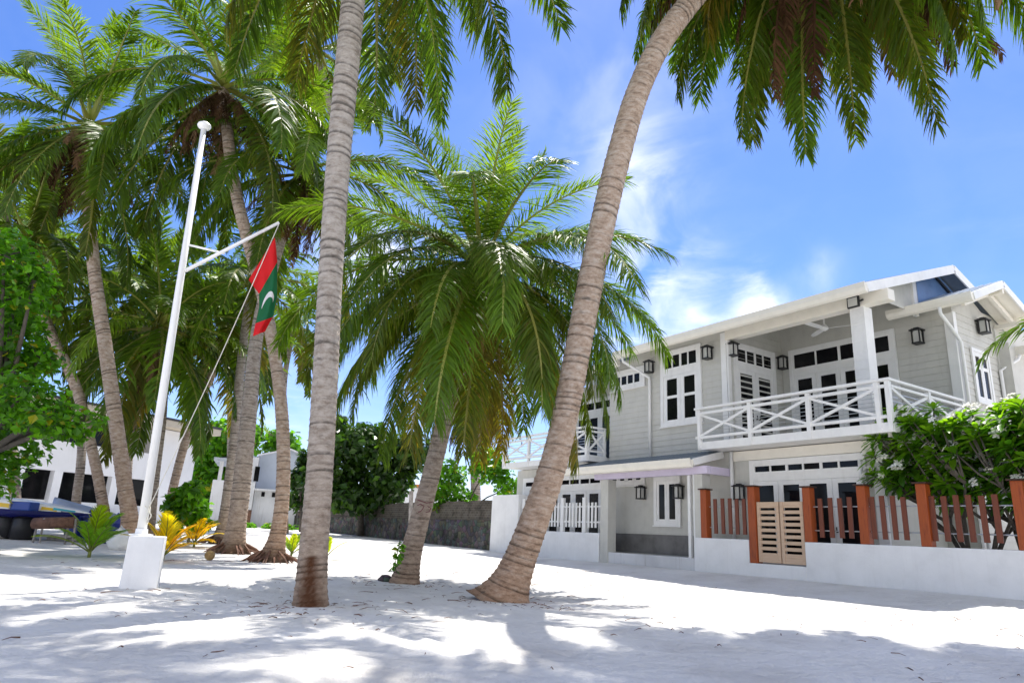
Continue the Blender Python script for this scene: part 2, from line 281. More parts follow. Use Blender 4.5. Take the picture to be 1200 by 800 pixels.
# ------------------------------------------------------------------ mesh helpers
class MB:
    def __init__(s): s.v = []; s.f = []; s.m = []; s.t = []
    def add(s, vs, fs, mi=0, tint=(0, 0, 0)):
        o = len(s.v); s.v.extend([tuple(map(float, p)) for p in vs]); s.f.extend([tuple(i+o for i in f) for f in fs]); s.m.extend([mi]*len(fs)); s.t.extend([tint]*len(vs)); return s
    def box(s, x0, x1, y0, y1, z0, z1, mi=0):
        return s.add([(x0, y0, z0), (x1, y0, z0), (x1, y1, z0), (x0, y1, z0), (x0, y0, z1), (x1, y0, z1), (x1, y1, z1), (x0, y1, z1)],
                     [(0, 3, 2, 1), (4, 5, 6, 7), (0, 1, 5, 4), (1, 2, 6, 5), (2, 3, 7, 6), (3, 0, 4, 7)], mi)
    def obox(s, P, U, w, z0, z1, n, n0, n1, u0=0.0, mi=0):
        """box on a wall: origin P, along unit U from u0 to u0+w, heights z0..z1 and out along n from n0 to n1"""
        P, U, n = np.array(P, float), np.array(U, float), np.array(n, float)
        vs = []
        for z in (z0, z1):
            for (a, b) in ((u0, n0), (u0+w, n0), (u0+w, n1), (u0, n1)):
                q = P + U*a + n*b; vs.append((q[0], q[1], z))
        return s.add(vs, [(0, 3, 2, 1), (4, 5, 6, 7), (0, 1, 5, 4), (1, 2, 6, 5), (2, 3, 7, 6), (3, 0, 4, 7)], mi)
    def bar(s, a, b, w, h, up=(0, 0, 1), mi=0):
        a, b = np.array(a, float), np.array(b, float); d = unit(b-a); sd_ = np.cross(d, up)
        if np.linalg.norm(sd_) < 1e-4: sd_ = np.array([1., 0, 0])
        sd_ = unit(sd_); uu = np.cross(sd_, d)
        vs = []
        for p in (a, b):
            for (i, j) in ((-1, -1), (1, -1), (1, 1), (-1, 1)): vs.append(p + sd_*w/2*i + uu*h/2*j)
        return s.add(vs, [(0, 1, 2, 3), (7, 6, 5, 4), (0, 4, 5, 1), (1, 5, 6, 2), (2, 6, 7, 3), (3, 7, 4, 0)], mi)
    def tube(s, pts, rs, n=10, mi=0, cap=True, tint=(0, 0, 0)):
        pts = [np.array(p, float) for p in pts]
        if not hasattr(rs, '__len__'): rs = [rs]*len(pts)
        vs = []; ref = None
        for i, p in enumerate(pts):
            d = unit(pts[min(i+1, len(pts)-1)] - pts[max(i-1, 0)])
            if ref is None: ref = np.array([1., 0, 0]) if abs(d[0]) < .8 else np.array([0, 1., 0])
            ref = unit(ref - d*(ref@d)); q = np.cross(d, ref)
            for k in range(n):
                a = 2*math.pi*k/n; vs.append(p + (ref*math.cos(a) + q*math.sin(a))*rs[i])
        fs = [(i*n+k, i*n+(k+1) % n, (i+1)*n+(k+1) % n, (i+1)*n+k) for i in range(len(pts)-1) for k in range(n)]
        if cap: fs += [tuple(range(n-1, -1, -1)), tuple((len(pts)-1)*n+k for k in range(n))]
        return s.add(vs, fs, mi, tint)
    def lathe(s, c, prof, n=20, mi=0):
        c = np.array(c, float); vs = []
        for (r, z) in prof:
            for k in range(n): a = 2*math.pi*k/n; vs.append((c[0]+r*math.cos(a), c[1]+r*math.sin(a), c[2]+z))
        fs = [(i*n+k, i*n+(k+1) % n, (i+1)*n+(k+1) % n, (i+1)*n+k) for i in range(len(prof)-1) for k in range(n)]
        fs += [tuple(range(n-1, -1, -1)), tuple((len(prof)-1)*n+k for k in range(n))]
        return s.add(vs, fs, mi)
    def blob(s, c, r, n=12, seed=0, rough=.12, mi=0):
        rs = random.Random(seed); c = np.array(c, float); r = np.array(r, float)*np.ones(3); vs = []; m = n//2
        for i in range(m+1):
            th = math.pi*i/m
            for k in range(n):
                a = 2*math.pi*k/n; q = np.array([math.sin(th)*math.cos(a), math.sin(th)*math.sin(a), math.cos(th)])
                vs.append(c + q*r*(1 + (rs.uniform(-rough, rough) if 0 < i < m else 0)))
        fs = [(i*n+k, (i+1)*n+k, (i+1)*n+(k+1) % n, i*n+(k+1) % n) for i in range(m) for k in range(n)]
        return s.add(vs, fs, mi)
    def build(s, name, mat, parent=None, smooth=False, bevel=0, origin=None, tint=False):
        off = np.zeros(3)
        if parent is not None: off = np.array(world_loc(parent))
        elif origin is not None: off = np.array(origin, float)
        me = bpy.data.meshes.new(name); me.from_pydata([tuple(np.array(p)-off) for p in s.v], [], s.f)
        for mm in (mat if isinstance(mat, (list, tuple)) else [mat]): me.materials.append(mm)
        if max(s.m, default=0) > 0: me.polygons.foreach_set('material_index', s.m)
        if tint:
            a = me.color_attributes.new('tint', 'FLOAT_COLOR', 'POINT'); a.data.foreach_set('color', np.array([(*t, 1) for t in s.t], np.float32).ravel())
        me.polygons.foreach_set('use_smooth', [smooth]*len(me.polygons)); me.update()
        o = bpy.data.objects.new(name, me); COL.objects.link(o)
        if parent is not None: o.parent = parent
        elif origin is not None: o.location = origin
        if bevel:
            b = o.modifiers.new('bevel', 'BEVEL'); b.width = bevel; b.segments = 2; b.limit_method = 'ANGLE'; b.angle_limit = rad(40)
        return o
def world_loc(o):
    p = np.zeros(3)
    while o is not None: p += np.array(o.location); o = o.parent
    return p
def tag(o, label, cat, group=None):
    o['label'] = label; o['category'] = cat
    if group: o['group'] = group
    return o
def thing(name, label, cat, loc, group=None):
    o = bpy.data.objects.new(name, None); COL.objects.link(o); o.location = tuple(map(float, loc)); o.empty_display_size = .2
    return tag(o, label, cat, group)
def structure(o): o['kind'] = 'structure'; return o
def fast_mesh(name, V, Fq, mats, mi=None, tint=None, parent=None, origin=None, smooth=False):
    """mesh straight from numpy arrays; Fq is (n,4) quads (repeat an index for a triangle never: tips are thin quads)"""
    V = np.asarray(V, np.float32); off = world_loc(parent) if parent is not None else (np.array(origin, float) if origin is not None else np.zeros(3))
    V = V - off.astype(np.float32)
    me = bpy.data.meshes.new(name); n = len(Fq)
    me.vertices.add(len(V)); me.vertices.foreach_set('co', V.ravel())
    me.loops.add(n*4); me.loops.foreach_set('vertex_index', np.asarray(Fq, np.int32).ravel())
    me.polygons.add(n); me.polygons.foreach_set('loop_start', np.arange(0, n*4, 4, dtype=np.int32)); me.polygons.foreach_set('loop_total', np.full(n, 4, np.int32))
    for m in (mats if isinstance(mats, (list, tuple)) else [mats]): me.materials.append(m)
    if mi is not None: me.polygons.foreach_set('material_index', np.asarray(mi, np.int32))
    if tint is not None:
        a = me.color_attributes.new('tint', 'FLOAT_COLOR', 'POINT'); t = np.concatenate([np.asarray(tint, np.float32), np.ones((len(V), 1), np.float32)], 1); a.data.foreach_set('color', t.ravel())
    me.polygons.foreach_set('use_smooth', np.full(n, smooth)); me.update(calc_edges=True); me.validate()
    o = bpy.data.objects.new(name, me); COL.objects.link(o)
    if parent is not None: o.parent = parent
    elif origin is not None: o.location = tuple(map(float, origin))
    return o

# ------------------------------------------------------------------ ground
def sst(a, b, x): t = np.clip((x-a)/(b-a), 0, 1); return t*t*(3-2*t)
def g(x, y):
    x = np.asarray(x, float); y = np.asarray(y, float)
    z = -0.9 + np.interp(-x, [0, 12, 18, 25, 40, 60, 110], [0, 0, .09, .24, .5, .78, .9])
    bank = sst(13.2, 15.5, y)*np.clip(1-(-x-24)/10, 0, 1)
    z = z + bank*np.maximum(0, -.70 - z)
    return z
def on_ground(px, py):
    d = ray(px, py); t = 1.0
    lo, hi = .5, 200.
    for t in np.linspace(1, 150, 6000):
        p = d*t
        if p[2] <= g(p[0], p[1]): return p
    return d*40
def build_ground():
    def axis(dense0, dense1, step, far):
        a = list(np.arange(dense0, dense1, step)); st = step
        lo = [dense0]; 
        while lo[-1] > -far: st *= 1.16; lo.append(lo[-1]-st)
        st = step; hi = [a[-1]]
        while hi[-1] < far: st *= 1.16; hi.append(hi[-1]+st)
        return np.array(lo[:0:-1] + a + hi[1:])
    xs = axis(-16, 0, .10, 420); ys = axis(-2, 15.6, .10, 420)
    X, Y = np.meshgrid(xs, ys, indexing='ij'); Z = g(X, Y)
    rs = np.random.RandomState(3); bumps = np.zeros_like(Z)
    for k in range(60):     # low drifts and trodden hollows
        fx, fy = rs.normal(0, 1.6, 2); bumps += np.sin(X*fx + Y*fy + rs.uniform(0, 6.28))*.5/(1+np.hypot(fx, fy))
    near = np.exp(-np.hypot(X+8, Y-6)**2/500)
    Z = Z + bumps*.0055*near
    for k in range(1500):    # footprints
        cx, cy = rs.uniform(-16, -1), rs.uniform(-1.5, 15); a = rs.uniform(0, 3.14); s1, s2 = rs.uniform(.10, .16), rs.uniform(.05, .08)
        i0, i1 = np.searchsorted(xs, [cx-.5, cx+.5]); j0, j1 = np.searchsorted(ys, [cy-.5, cy+.5])
        dx = X[i0:i1, j0:j1]-cx; dy = Y[i0:i1, j0:j1]-cy; uu = dx*math.cos(a)+dy*math.sin(a); vv = -dx*math.sin(a)+dy*math.cos(a)
        q = (uu/s1)**2 + (vv/s2)**2; Z[i0:i1, j0:j1] += rs.uniform(.010, .028)*(-np.exp(-q) + .45*np.exp(-(np.sqrt(q)-1.7)**2*3))
    nx, ny = len(xs), len(ys); V = np.stack([X, Y, Z], -1).reshape(-1, 3)
    I = np.arange(nx*ny).reshape(nx, ny); Q = np.stack([I[:-1, :-1], I[1:, :-1], I[1:, 1:], I[:-1, 1:]], -1).reshape(-1, 4)
    structure(fast_mesh('ground', V, Q, M['sand'], smooth=True))
build_ground()

# ------------------------------------------------------------------ the grey two-storey house; coordinates scaled about the camera, except the porch
HY, HB, BY, PX = 16.59, 19.26, 15.76, 15.55          # front wall, recess wall, balcony front, porch/fence line
house = thing('house', 'light grey two-storey boarded house with white balcony and lilac porch beam', 'house', (-13.8, HY, -.70))
FX, NX_ = np.array([1., 0, 0]), np.array([0, -1., 0])       # along the front, outwards
FYv, NY_ = np.array([0, 1., 0]), np.array([1., 0, 0])       # along the right-hand side walls, outwards

def clapboard(mb, P, U, w, z0, z1, n, pitch=.185, depth=.018):
    P, U, n = np.array(P, float), np.array(U, float), np.array(n, float); z = z0
    while z < z1-0.009:
        t = min(z+pitch, z1)
        a, b = P, P+U*w
        vs = [(*(a+n*depth)[:2], z), (*(b+n*depth)[:2], z), (*(b+n*.002)[:2], t), (*(a+n*.002)[:2], t), (*(a)[:2], z), (*(b)[:2], z)]
        mb.add(vs, [(0, 1, 2, 3), (4, 5, 1, 0)]); z = t
W = MB()
W.box(-19.077, -13.64, HY+0.018, 24.883, -0.829, 6.682)                  # left block
W.box(-13.621, -8.35, HB+0.018, 24.883, -0.829, 6.728)                  # block behind the recess
W.box(-13.621, -9.124, HY+0.028, HB, -0.829, 2.7)                 # ground floor under the balcony
W.box(-25.068, -19.096, HB+0.028, 24.883, -0.829, 6.636)                  # left part, set back
W.box(-25.068, -19.096, HY+0.037, HB, -0.829, 2.7)
clapboard(W, (-19.077, HY+0.018, 0), FX, 5.437, 2.719, 6.543, NX_)
clapboard(W, (-13.64, HY+0.018, 0), FYv, HB-HY, 2.894, 6.682, NY_)
clapboard(W, (-9.889, HB+0.018, 0), FX, 1.558, 2.894, 6.728, NX_)
clapboard(W, (-8.35, HB, 0), FYv, 2.442, -0.645, 6.451, NY_)
# recess back wall up to the sloping roof
W.add([(-13.64, HB+0.009, 6.636), (-9.142, HB+0.009, 6.636), (-9.142, HB+0.009, 7.557), (-13.64, HB+0.009, 7.557)], [(0, 1, 2, 3)])
W.add([(-13.63, HY, 6.636), (-13.63, 20.552, 6.636), (-13.63, 20.552, 7.999), (-13.63, HY, 6.599)], [(0, 1, 2, 3)])
W.build('wall', M['wall'], house)
B = MB()                                                     # gable end under the main roof, its solid half
B.add([(-9.142, 16.681, 6.451), (-9.142, 18.939, 6.451), (-9.142, 18.939, 7.447), (-9.142, 16.681, 6.636)], [(0, 1, 2, 3)])
B.build('gable_wall', M['wall'], house)
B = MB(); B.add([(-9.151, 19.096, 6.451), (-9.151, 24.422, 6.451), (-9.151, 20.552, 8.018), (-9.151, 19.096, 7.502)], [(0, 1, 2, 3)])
gp = B.build('gable_panel', M['sky_tinted_gable'], house); gp['label'] = 'panel, sky reflection in its blue, filling the gable end above the lower roof'
B = MB(); B.bar((-9.105, 20.275, 7.889), (-9.105, 22.026, 7.142), 0.046, 0.065); B.build('batten', M['black'], gp)
B = MB(); B.box(-9.179, -9.087, 18.939, 19.123, 6.359, 7.465); B.build('corner_board', M['trim'], house, bevel=0.007)
# roof
def slope(mb, x0, x1, ya, za, yb, zb, th=.09, ribs=.0):
    d = unit((0, yb-ya, zb-za)); n = np.array([0, -d[2], d[1]]);  n = n if n[2] > 0 else -n
    a, b = np.array([0, ya, za]), np.array([0, yb, zb]); vs = []
    for x in (x0, x1):
        for p in (a-n*th, b-n*th, b, a): vs.append((x, p[1], p[2]))
    mb.add(vs, [(0, 1, 2, 3), (7, 6, 5, 4), (0, 4, 5, 1), (1, 5, 6, 2), (2, 6, 7, 3), (3, 7, 4, 0)])
    if ribs:
        x = x0+0.046
        while x < x1-0.028:
            mb.bar((x, *(a+n*.012)[1:]), (x, *(b+n*.012)[1:]), 0.046, 0.032, up=n); x += ribs
R = MB(); slope(R, -17.971, -8.681, 15.852, 6.451, 20.552, 8.129, 0.074, 0.203); slope(R, -17.971, -8.681, 25.252, 6.451, 20.552, 8.129, 0.074, 0.203)
R.build('roof', M['roof'], house)
R = MB(); slope(R, -17.953, -8.718, 15.898, 6.359, 20.506, 8.009, 0.046); R.build('soffit', M['wall'], house)
R = MB()
for (ya, yb) in ((15.852, 20.552), (25.252, 20.552)): R.bar((-8.681, ya, 6.322), (-8.681, yb, 8.018), 0.046, 0.249)
R.build('bargeboard', M['trim'], house, bevel=0.007)
def gutter(x0, x1, y, z0, z1):
    G = MB(); prof = [(0, z0), (-0.092, z0+0.028), (-0.138, z0+0.129), (-0.147, z1), (-0.12, z1), (-0.111, z1-0.028), (0, z1-0.028)]
    vs = [(x, y+p[0], p[1]) for x in (x0, x1) for p in prof]; k = len(prof)
    fs = [(i, (i+1) % k, k+(i+1) % k, k+i) for i in range(k)] + [tuple(range(k-1, -1, -1)), tuple(range(k, 2*k))]
    G.add(vs, fs); return G.build('gutter', M['gutter'], house)
gutter(-17.971, -8.663, 15.852, 6.175, 6.442)
# left lower roof, set down and behind palm fronds
R = MB(); slope(R, -25.436, -17.99, 16.128, 6.267, 19.907, 7.419, 0.074, 0.203); slope(R, -25.436, -17.99, 23.593, 6.267, 19.907, 7.419, 0.074, 0.203); R.build('roof', M['roof'], house)
gutter(-25.436, -18.008, 16.128, 6.009, 6.267)
# right lower roof
R = MB(); slope(R, -9.631, -7.483, 18.616, 6.543, 20.46, 7.281, 0.065, 0.203); slope(R, -9.124, -7.483, 22.395, 6.506, 20.46, 7.281, 0.065, 0.203); R.build('roof', M['roof'], house)
R = MB(); slope(R, -9.585, -7.539, 18.662, 6.451, 20.46, 7.17, 0.037); slope(R, -8.294, -7.539, 22.303, 6.442, 20.46, 7.17, 0.037); R.build('soffit', M['gutter'], house)
R = MB()
for (ya, za, yb) in ((18.616, 6.433, 20.46), (22.395, 6.414, 20.46)): R.bar((-7.493, ya, za), (-7.493, yb, 7.188), 0.046, 0.203)
R.build('bargeboard', M['trim'], house, bevel=0.007)
R = MB()
for (ya, za, yb, zb) in ((18.893, 6.377, 20.413, 7.004), (22.026, 6.377, 20.506, 7.004)): R.bar((-7.88, ya, za), (-7.88, yb, zb), 0.083, 0.129)
R.bar((-8.331, 20.46, 7.004), (-7.511, 20.46, 7.004), 0.092, 0.129); R.bar((-8.331, 21.75, 6.405), (-7.557, 21.75, 6.405), 0.092, 0.129)
R.build('rafter', M['gutter'], house)
gutter(-9.677, -7.493, 18.616, 6.285, 6.525)
W2 = MB(); W2.add([(-8.34, HB, 6.405), (-8.34, 21.658, 6.405), (-8.34, 20.46, 7.023)], [(0, 1, 2)]); W2.box(-8.331, -8.018, 21.658, 23.409, -0.829, 5.898); W2.build('side_wall', M['wall'], house)
R = MB(); slope(R, -8.663, -7.142, 22.118, 5.852, 24.515, 6.083, 0.074); R.box(-8.571, -7.17, 22.026, 22.1, 5.576, 5.834); R.build('rear_eave', M['gutter'], house)
# beam and column of the balcony
B = MB(); B.box(-13.64, -8.534, HY-0.074, HY+0.24, 6.138, 6.433); B.build('beam', M['gutter'], house, bevel=0.009)
B = MB(); B.box(-9.594, -9.216, HY-0.018, HY+0.35, 2.894, 6.138); clapboard(B, (-9.594, HY-0.018, 0), FX, 0.378, 3.041, 6.083, NX_, 0.24, 0.011); B.build('column', M['trim'], house)
# corner trims
B = MB(); B.box(-13.842, -13.64, HY-0.046, HY-0.005, 2.719, 6.405); B.box(-13.617, -13.566, HY-0.046, HY+0.092, 2.894, 6.138); B.build('corner_board', M['trim'], house, bevel=0.006)
B = MB(); B.box(-8.534, -8.313, HB-0.046, HB-0.005, 2.719, 6.322); B.box(-8.327, -8.29, HB-0.046, HB+0.129, 2.719, 6.359); B.build('corner_board', M['trim'], house, bevel=0.006)
B = MB(); B.box(-9.363, -9.105, HY-0.046, HY+0.023, -0.332, 2.7); B.build('corner_board', M['trim'], house, bevel=0.006)
B = MB(); B.obox((-8.331, 21.612, 0), FYv, 0.092, -0.369, 6.359, NY_, -0.018, 0.037); B.build('corner_board', M['wall'], house)

def opening(kind, P, U, n, w, z0, z1, leaves, rows, trans=None, cas=0.12, label=None, seal=True):
    """window or door set on a wall: white casing, leaves with stiles and rails, dark panes as a sub-part"""
    f = MB(); pn = MB(); extra_panes = []; e = 0.051
    f.obox(P, U, cas, z0, z1, n, .0, e); f.obox(P, U, cas, z0, z1, n, .0, e, w-cas)
    f.obox(P, U, w-2*cas, z1-cas, z1, n, .0, e-0.002, cas)
    if kind == 'window': f.obox(P, U, w-2*cas, z0, z0+cas, n, .0, e-0.002, cas); f.obox(P, U, w+0.055, z0-0.041, z0-0.002, n, .0, e+0.028, -0.028)
    lo = z0 + (cas if kind == 'window' else 0); hi = z1-cas
    iw = w-2*cas
    if trans:
        tz, npan = trans
        f.obox(P, U, iw, tz-0.258, tz-0.055, n, 0, 0.037, cas)
        f.obox(P, U, iw, tz-0.055, tz, n, 0, 0.046, cas); f.obox(P, U, 0.065, tz, hi, n, 0, 0.04, cas); f.obox(P, U, 0.065, tz, hi, n, 0, 0.04, w-cas-0.065)
        f.obox(P, U, iw-0.129, hi-0.055, hi, n, 0, 0.039, cas+0.065)
        pw = (iw-0.129)/npan
        for i in range(1, npan): f.obox(P, U, .05 if i % 2 else .08, tz, hi-.06, n, 0, .042, cas+.07+pw*i-.03)
        pn.obox(P, U, iw-0.129, tz, hi-0.055, n, 0, 0.017, cas+0.065); hi = tz-0.258
    lw = iw/leaves; st = min(0.147, lw*.2)
    for i in range(leaves):
        u0 = cas+lw*i+0.006; ww = lw-0.011
        f.obox(P, U, st, lo, hi-0.004, n, 0, 0.033, u0); f.obox(P, U, st, lo, hi-0.004, n, 0, 0.033, u0+ww-st)
        zb = lo + (0.203 if kind == 'door' else 0.065); zt = hi-0.12
        f.obox(P, U, ww-2*st, lo, zb, n, 0, 0.032, u0+st); f.obox(P, U, ww-2*st, zt, hi-0.004, n, 0, 0.032, u0+st)
        for r_ in rows: zz = zb+(zt-zb)*r_; f.obox(P, U, ww-2*st, zz-0.046, zz+0.046, n, 0, 0.031, u0+st)
        if kind == 'window' and not trans: extra_panes.append(MB().obox(P, U, ww-2*st, zb, zt, n, 0, 0.013, u0+st))
        else: pn.obox(P, U, ww-2*st, zb, zt, n, 0, 0.013, u0+st)
    o = f.build(kind, M['trim'], house)
    if label: o['label'] = label
    for q in ([pn] if pn.v else [])+extra_panes: q.build('pane', M['glass'], o)
    hz = lo + (hi-lo)*(.38 if kind == 'door' else .5)
    if kind == 'door':
        for i in range(0, leaves):
            h = MB(); uu = cas+lw*(i+1)-0.065 if i % 2 == 0 else cas+lw*i+0.065
            q = np.array(P, float)+U*uu+n*.036; h.bar((q[0], q[1], hz), (q[0]+n[0]*.05, q[1]+n[1]*.05, hz), 0.028, 0.028); h.bar((q[0]+n[0]*.05, q[1]+n[1]*.05, hz-0.018), (q[0]+n[0]*.05, q[1]+n[1]*.05, hz+0.12), 0.023, 0.018)
            h.build('handle', M['black'], o)
    return o
opening('window', (-16.441, HY, 0), FX, NX_, 1.788, 3.714, 6.267, 2, (.56,), (5.659, 4), 0.129, 'tall boarded-frame window with four small panes above two casements')
opening('window', (-18.985, HY, 0), FX, NX_, 1.779, 5.272, 5.99, 1, (), None, 0.111, 'low wide window of four small panes under the eave')
for k in (1, 2, 3):
    m_ = MB(); m_.obox((-18.985, HY, 0), FX, 0.065, 5.401, 5.861, NX_, 0.015, 0.031, 0.175+1.336*k/4)
    m_.build('mullion', M['trim'], house)
opening('door', (-13.64, 16.847, 0), FYv, NY_, 2.046, 2.912, 6.156, 2, (), (5.576, 4), 0.138, 'glazed double door on the side of the balcony recess')
opening('door', (-13.326, HB, 0), FX, NX_, 3.447, 2.912, 6.23, 4, (), (5.603, 4), 0.12, 'four-leaf glazed door at the back of the balcony')
opening('door', (-12.967, HY, 0), FX, NX_, 3.428, -0.332, 2.396, 4, (), (2.064, 6), 0.12, 'four-leaf glazed door under the balcony')
opening('window', (-16.801, HY, 0), FX, NX_, 1.161, 0.553, 2.092, 2, (), None, 0.129, 'sliding window of two tall panes under the porch')
opening('window', (-19.059, HY, 0), FX, NX_, 1.825, 1.862, 2.359, 4, (), None, 0.111, 'low ventilation window high under the porch roof')
opening('window', (-8.331, 20.017, 0), FYv, NY_, 0.995, 4.018, 5.511, 2, (.72,), None, 0.092, 'white-framed window on the side wall upstairs')
opening('door', (-24.515, HY+0.018, 0), FX, NX_, 5.161, -0.332, 2.35, 6, (), (2.009, 8), 0.12, 'glazed doors behind the white pickets')
opening('door', (-24.515, HB+0.018, 0), FX, NX_, 5.161, 2.912, 5.99, 6, (), (5.511, 8), 0.12, 'glazed doors on the left balcony')
# balconies
def balcony(x0, x1, posts, left_return):
    b = MB(); b.box(x0, x1, BY, HB, 2.719, 2.894); b.box(x0-0.018, x1+0.018, BY-0.037, BY-0.002, 2.7, 2.921)
    b.box(x1+0.002, x1+0.037, BY-0.002, HB if not left_return else HY, 2.7, 2.921)
    s = b.build('balcony', M['trim'], house)
    r_ = MB(); br = MB(); wi = MB()
    for x in posts: r_.box(x-0.055, x+0.055, BY-0.069, BY+0.041, 2.737, 3.885)
    r_.box(x0-0.092, x1+0.055, BY-0.092, BY+0.055, 3.889, 3.954); r_.box(x0-0.055, x1+0.018, BY-0.055, BY+0.018, 3.737, 3.811); r_.box(x0-0.092, x1+0.018, BY-0.055, BY+0.018, 3.023, 3.097)
    for a, c in zip(posts[:-1], posts[1:]):
        if c-a < 0.461: continue
        br.bar((a+0.055, BY-0.028, 3.106), (c-0.055, BY-0.028, 3.732), 0.037, 0.069); br.bar((a+0.055, BY-0.011, 3.732), (c-0.055, BY-0.011, 3.106), 0.037, 0.065)
        for k in range(6): z = 3.13+.10*k; wi.bar((a, BY+.03, z), (c, BY+.03, z), .014, .014)
    ye = HB if not left_return else HY
    xs = x1-0.009
    r_.box(xs-0.055, xs+0.055, BY+0.055, ye, 3.891, 3.952); r_.box(xs-0.037, xs+0.037, BY+0.055, ye, 3.742, 3.806); r_.box(xs-0.037, xs+0.037, BY+0.055, ye, 3.027, 3.092)
    ps = [BY] + ([BY+(ye-BY)*.5, ye-0.055] if not left_return else [ye-0.074])
    for a, c in zip(ps[:-1], ps[1:]):
        r_.box(xs-0.051, xs+0.051, c-0.051, c+0.051, 2.903, 3.88)
        br.bar((xs, a+0.055, 3.106), (xs, c-0.055, 3.732), 0.037, 0.069); br.bar((xs+0.013, a+0.055, 3.732), (xs+0.013, c-0.055, 3.106), 0.037, 0.065)
        for k in range(6): z = 3.13+.10*k; wi.bar((xs-.02, a, z), (xs-.02, c, z), .014, .014)
    q = r_.build('railing', M['trim'], s, bevel=0.006); 
    br.build('brace', M['trim'], s); wi.build('wire', M['metal_rail'], s)
balcony(-14.1, -8.34, [-14.045, -12.239, -10.433, -8.626, -8.368], False)
balcony(-24.883, -19.261, [-24.828, -22.994, -21.151, -19.317], True)
B = MB(); B.box(-13.64, -9.142, HY-0.018, HY+0.028, 2.415, 2.691); B.build('beam', M['gutter'], house)
# porch
R = MB(); slope(R, -19.9, -13.9, 15.28, 2.42, HY, 2.76, .05, .17); R.build('porch_roof', M['roof'], house)
R = MB(); slope(R, -19.85, -13.95, 15.35, 2.36, HY-.04, 2.68, .03); R.build('soffit', M['gutter'], house)
gutter(-19.9, -13.91, 15.28, 2.14, 2.40)
R = MB(); R.bar((-13.9, 15.28, 2.30), (-13.9, HY-.02, 2.64), .05, .2); R.build('bargeboard', M['trim'], house, bevel=.006)
B = MB(); B.box(-18.62, -13.64, PX-.02, PX+.14, 1.985, 2.21); B.box(-13.78, -13.635, PX+.15, HY, 1.985, 2.205); B.build('porch_beam', M['lilac'], house, bevel=.008)
for (a, b_, m) in ((-18.32, -17.94, 'wall'), (-14.16, -13.86, 'wall')):
    B = MB(); B.box(a, b_, PX+.02, PX+.38, -.72, 1.98); B.build('porch_pillar', M[m], house, bevel=.01)
for x in (-14.50, -14.29):
    B = MB(); B.box(x, x+.10, PX+.10, PX+.2, -.36, 1.98); B.build('porch_post', M['trim'], house, bevel=.006)
B = MB(); B.box(-19.068, -14.93, HY-0.028, HY+0.009, -0.332, 0.263); B.build('tile_dado', M['tile'], house)
B = MB(); B.box(-20.6, -14.2, PX+.06, HY+.3, -.95, -.36); B.box(-14.2, -9.9, PX+.3, HY+.3, -.95, -.362); B.build('floor_slab', M['far_wall'], house, bevel=.01)
# downpipes
def downpipe(pts, r=0.046):
    B = MB(); B.tube(pts, r, 10); B.build('downpipe', M['trim'], house, smooth=True)
downpipe([(-17.51, 15.778, 6.193), (-17.492, 15.805, 6.036), (-16.921, 16.497, 5.484), (-16.921, 16.515, 5.345), (-16.921, 16.515, 2.746)])
downpipe([(-8.294, 18.543, 6.304), (-8.294, 18.561, 6.129), (-8.23, 19.188, 5.622), (-8.23, 19.335, 5.484), (-8.23, 19.354, -0.276)])
downpipe([(-7.926, 22.026, 5.576), (-7.944, 21.934, 5.437), (-8.276, 21.584, 5.115), (-8.267, 21.584, -0.276)])
downpipe([(-13.566, 16.515, 2.7), (-13.566, 16.515, -0.332)], 0.055)
downpipe([(-9.612, 16.46, 2.212), (-9.612, 16.46, -0.332)], 0.046)
# wall lanterns
def lantern(P, n, U):
    P, n, U = map(lambda q: np.array(q, float), (P, n, U)); f = MB(); gl = MB(); c = P+n*.15
    f.obox(P, U, .12, P[2]-.1, P[2]+.12, n, 0, .02, -.06); f.bar(P+np.array([0, 0, .1]), c+np.array([0, 0, .2]), .03, .03)
    def ring(h, s, t): f.obox(c, U, s, P[2]+h, P[2]+h+t, n, -s/2, s/2, -s/2)
    ring(.17, .30, .03); ring(.20, .22, .03); ring(.23, .12, .03); ring(-.20, .24, .035)
    for i in (-1, 1):
        for j in (-1, 1): f.obox(c, U, .03, P[2]-.17, P[2]+.17, n, j*.10-.015, j*.10+.015, i*.10-.015)
    gl.obox(c, U, .15, P[2]-.165, P[2]+.165, n, -.075, .075, -.075)
    o = f.build('wall_lantern', M['black'], house); gl.build('lamp_glass', M['lamp_glass'], o)
for (x, z) in ((-16.874, 5.834), (-14.285, 5.834), (-17.298, 1.576), (-15.621, 1.567)): lantern((x, HY, z), NX_, FX)
lantern((-13.271, HY, 1.493), NX_, FX)
lantern((-13.64, 16.699, 5.834), NY_, FYv); lantern((-13.474, HB, 5.834), NX_, FX); lantern((-9.198, HB, 5.806), NX_, FX); lantern((-8.331, 20.69, 6.193), NY_, FYv)
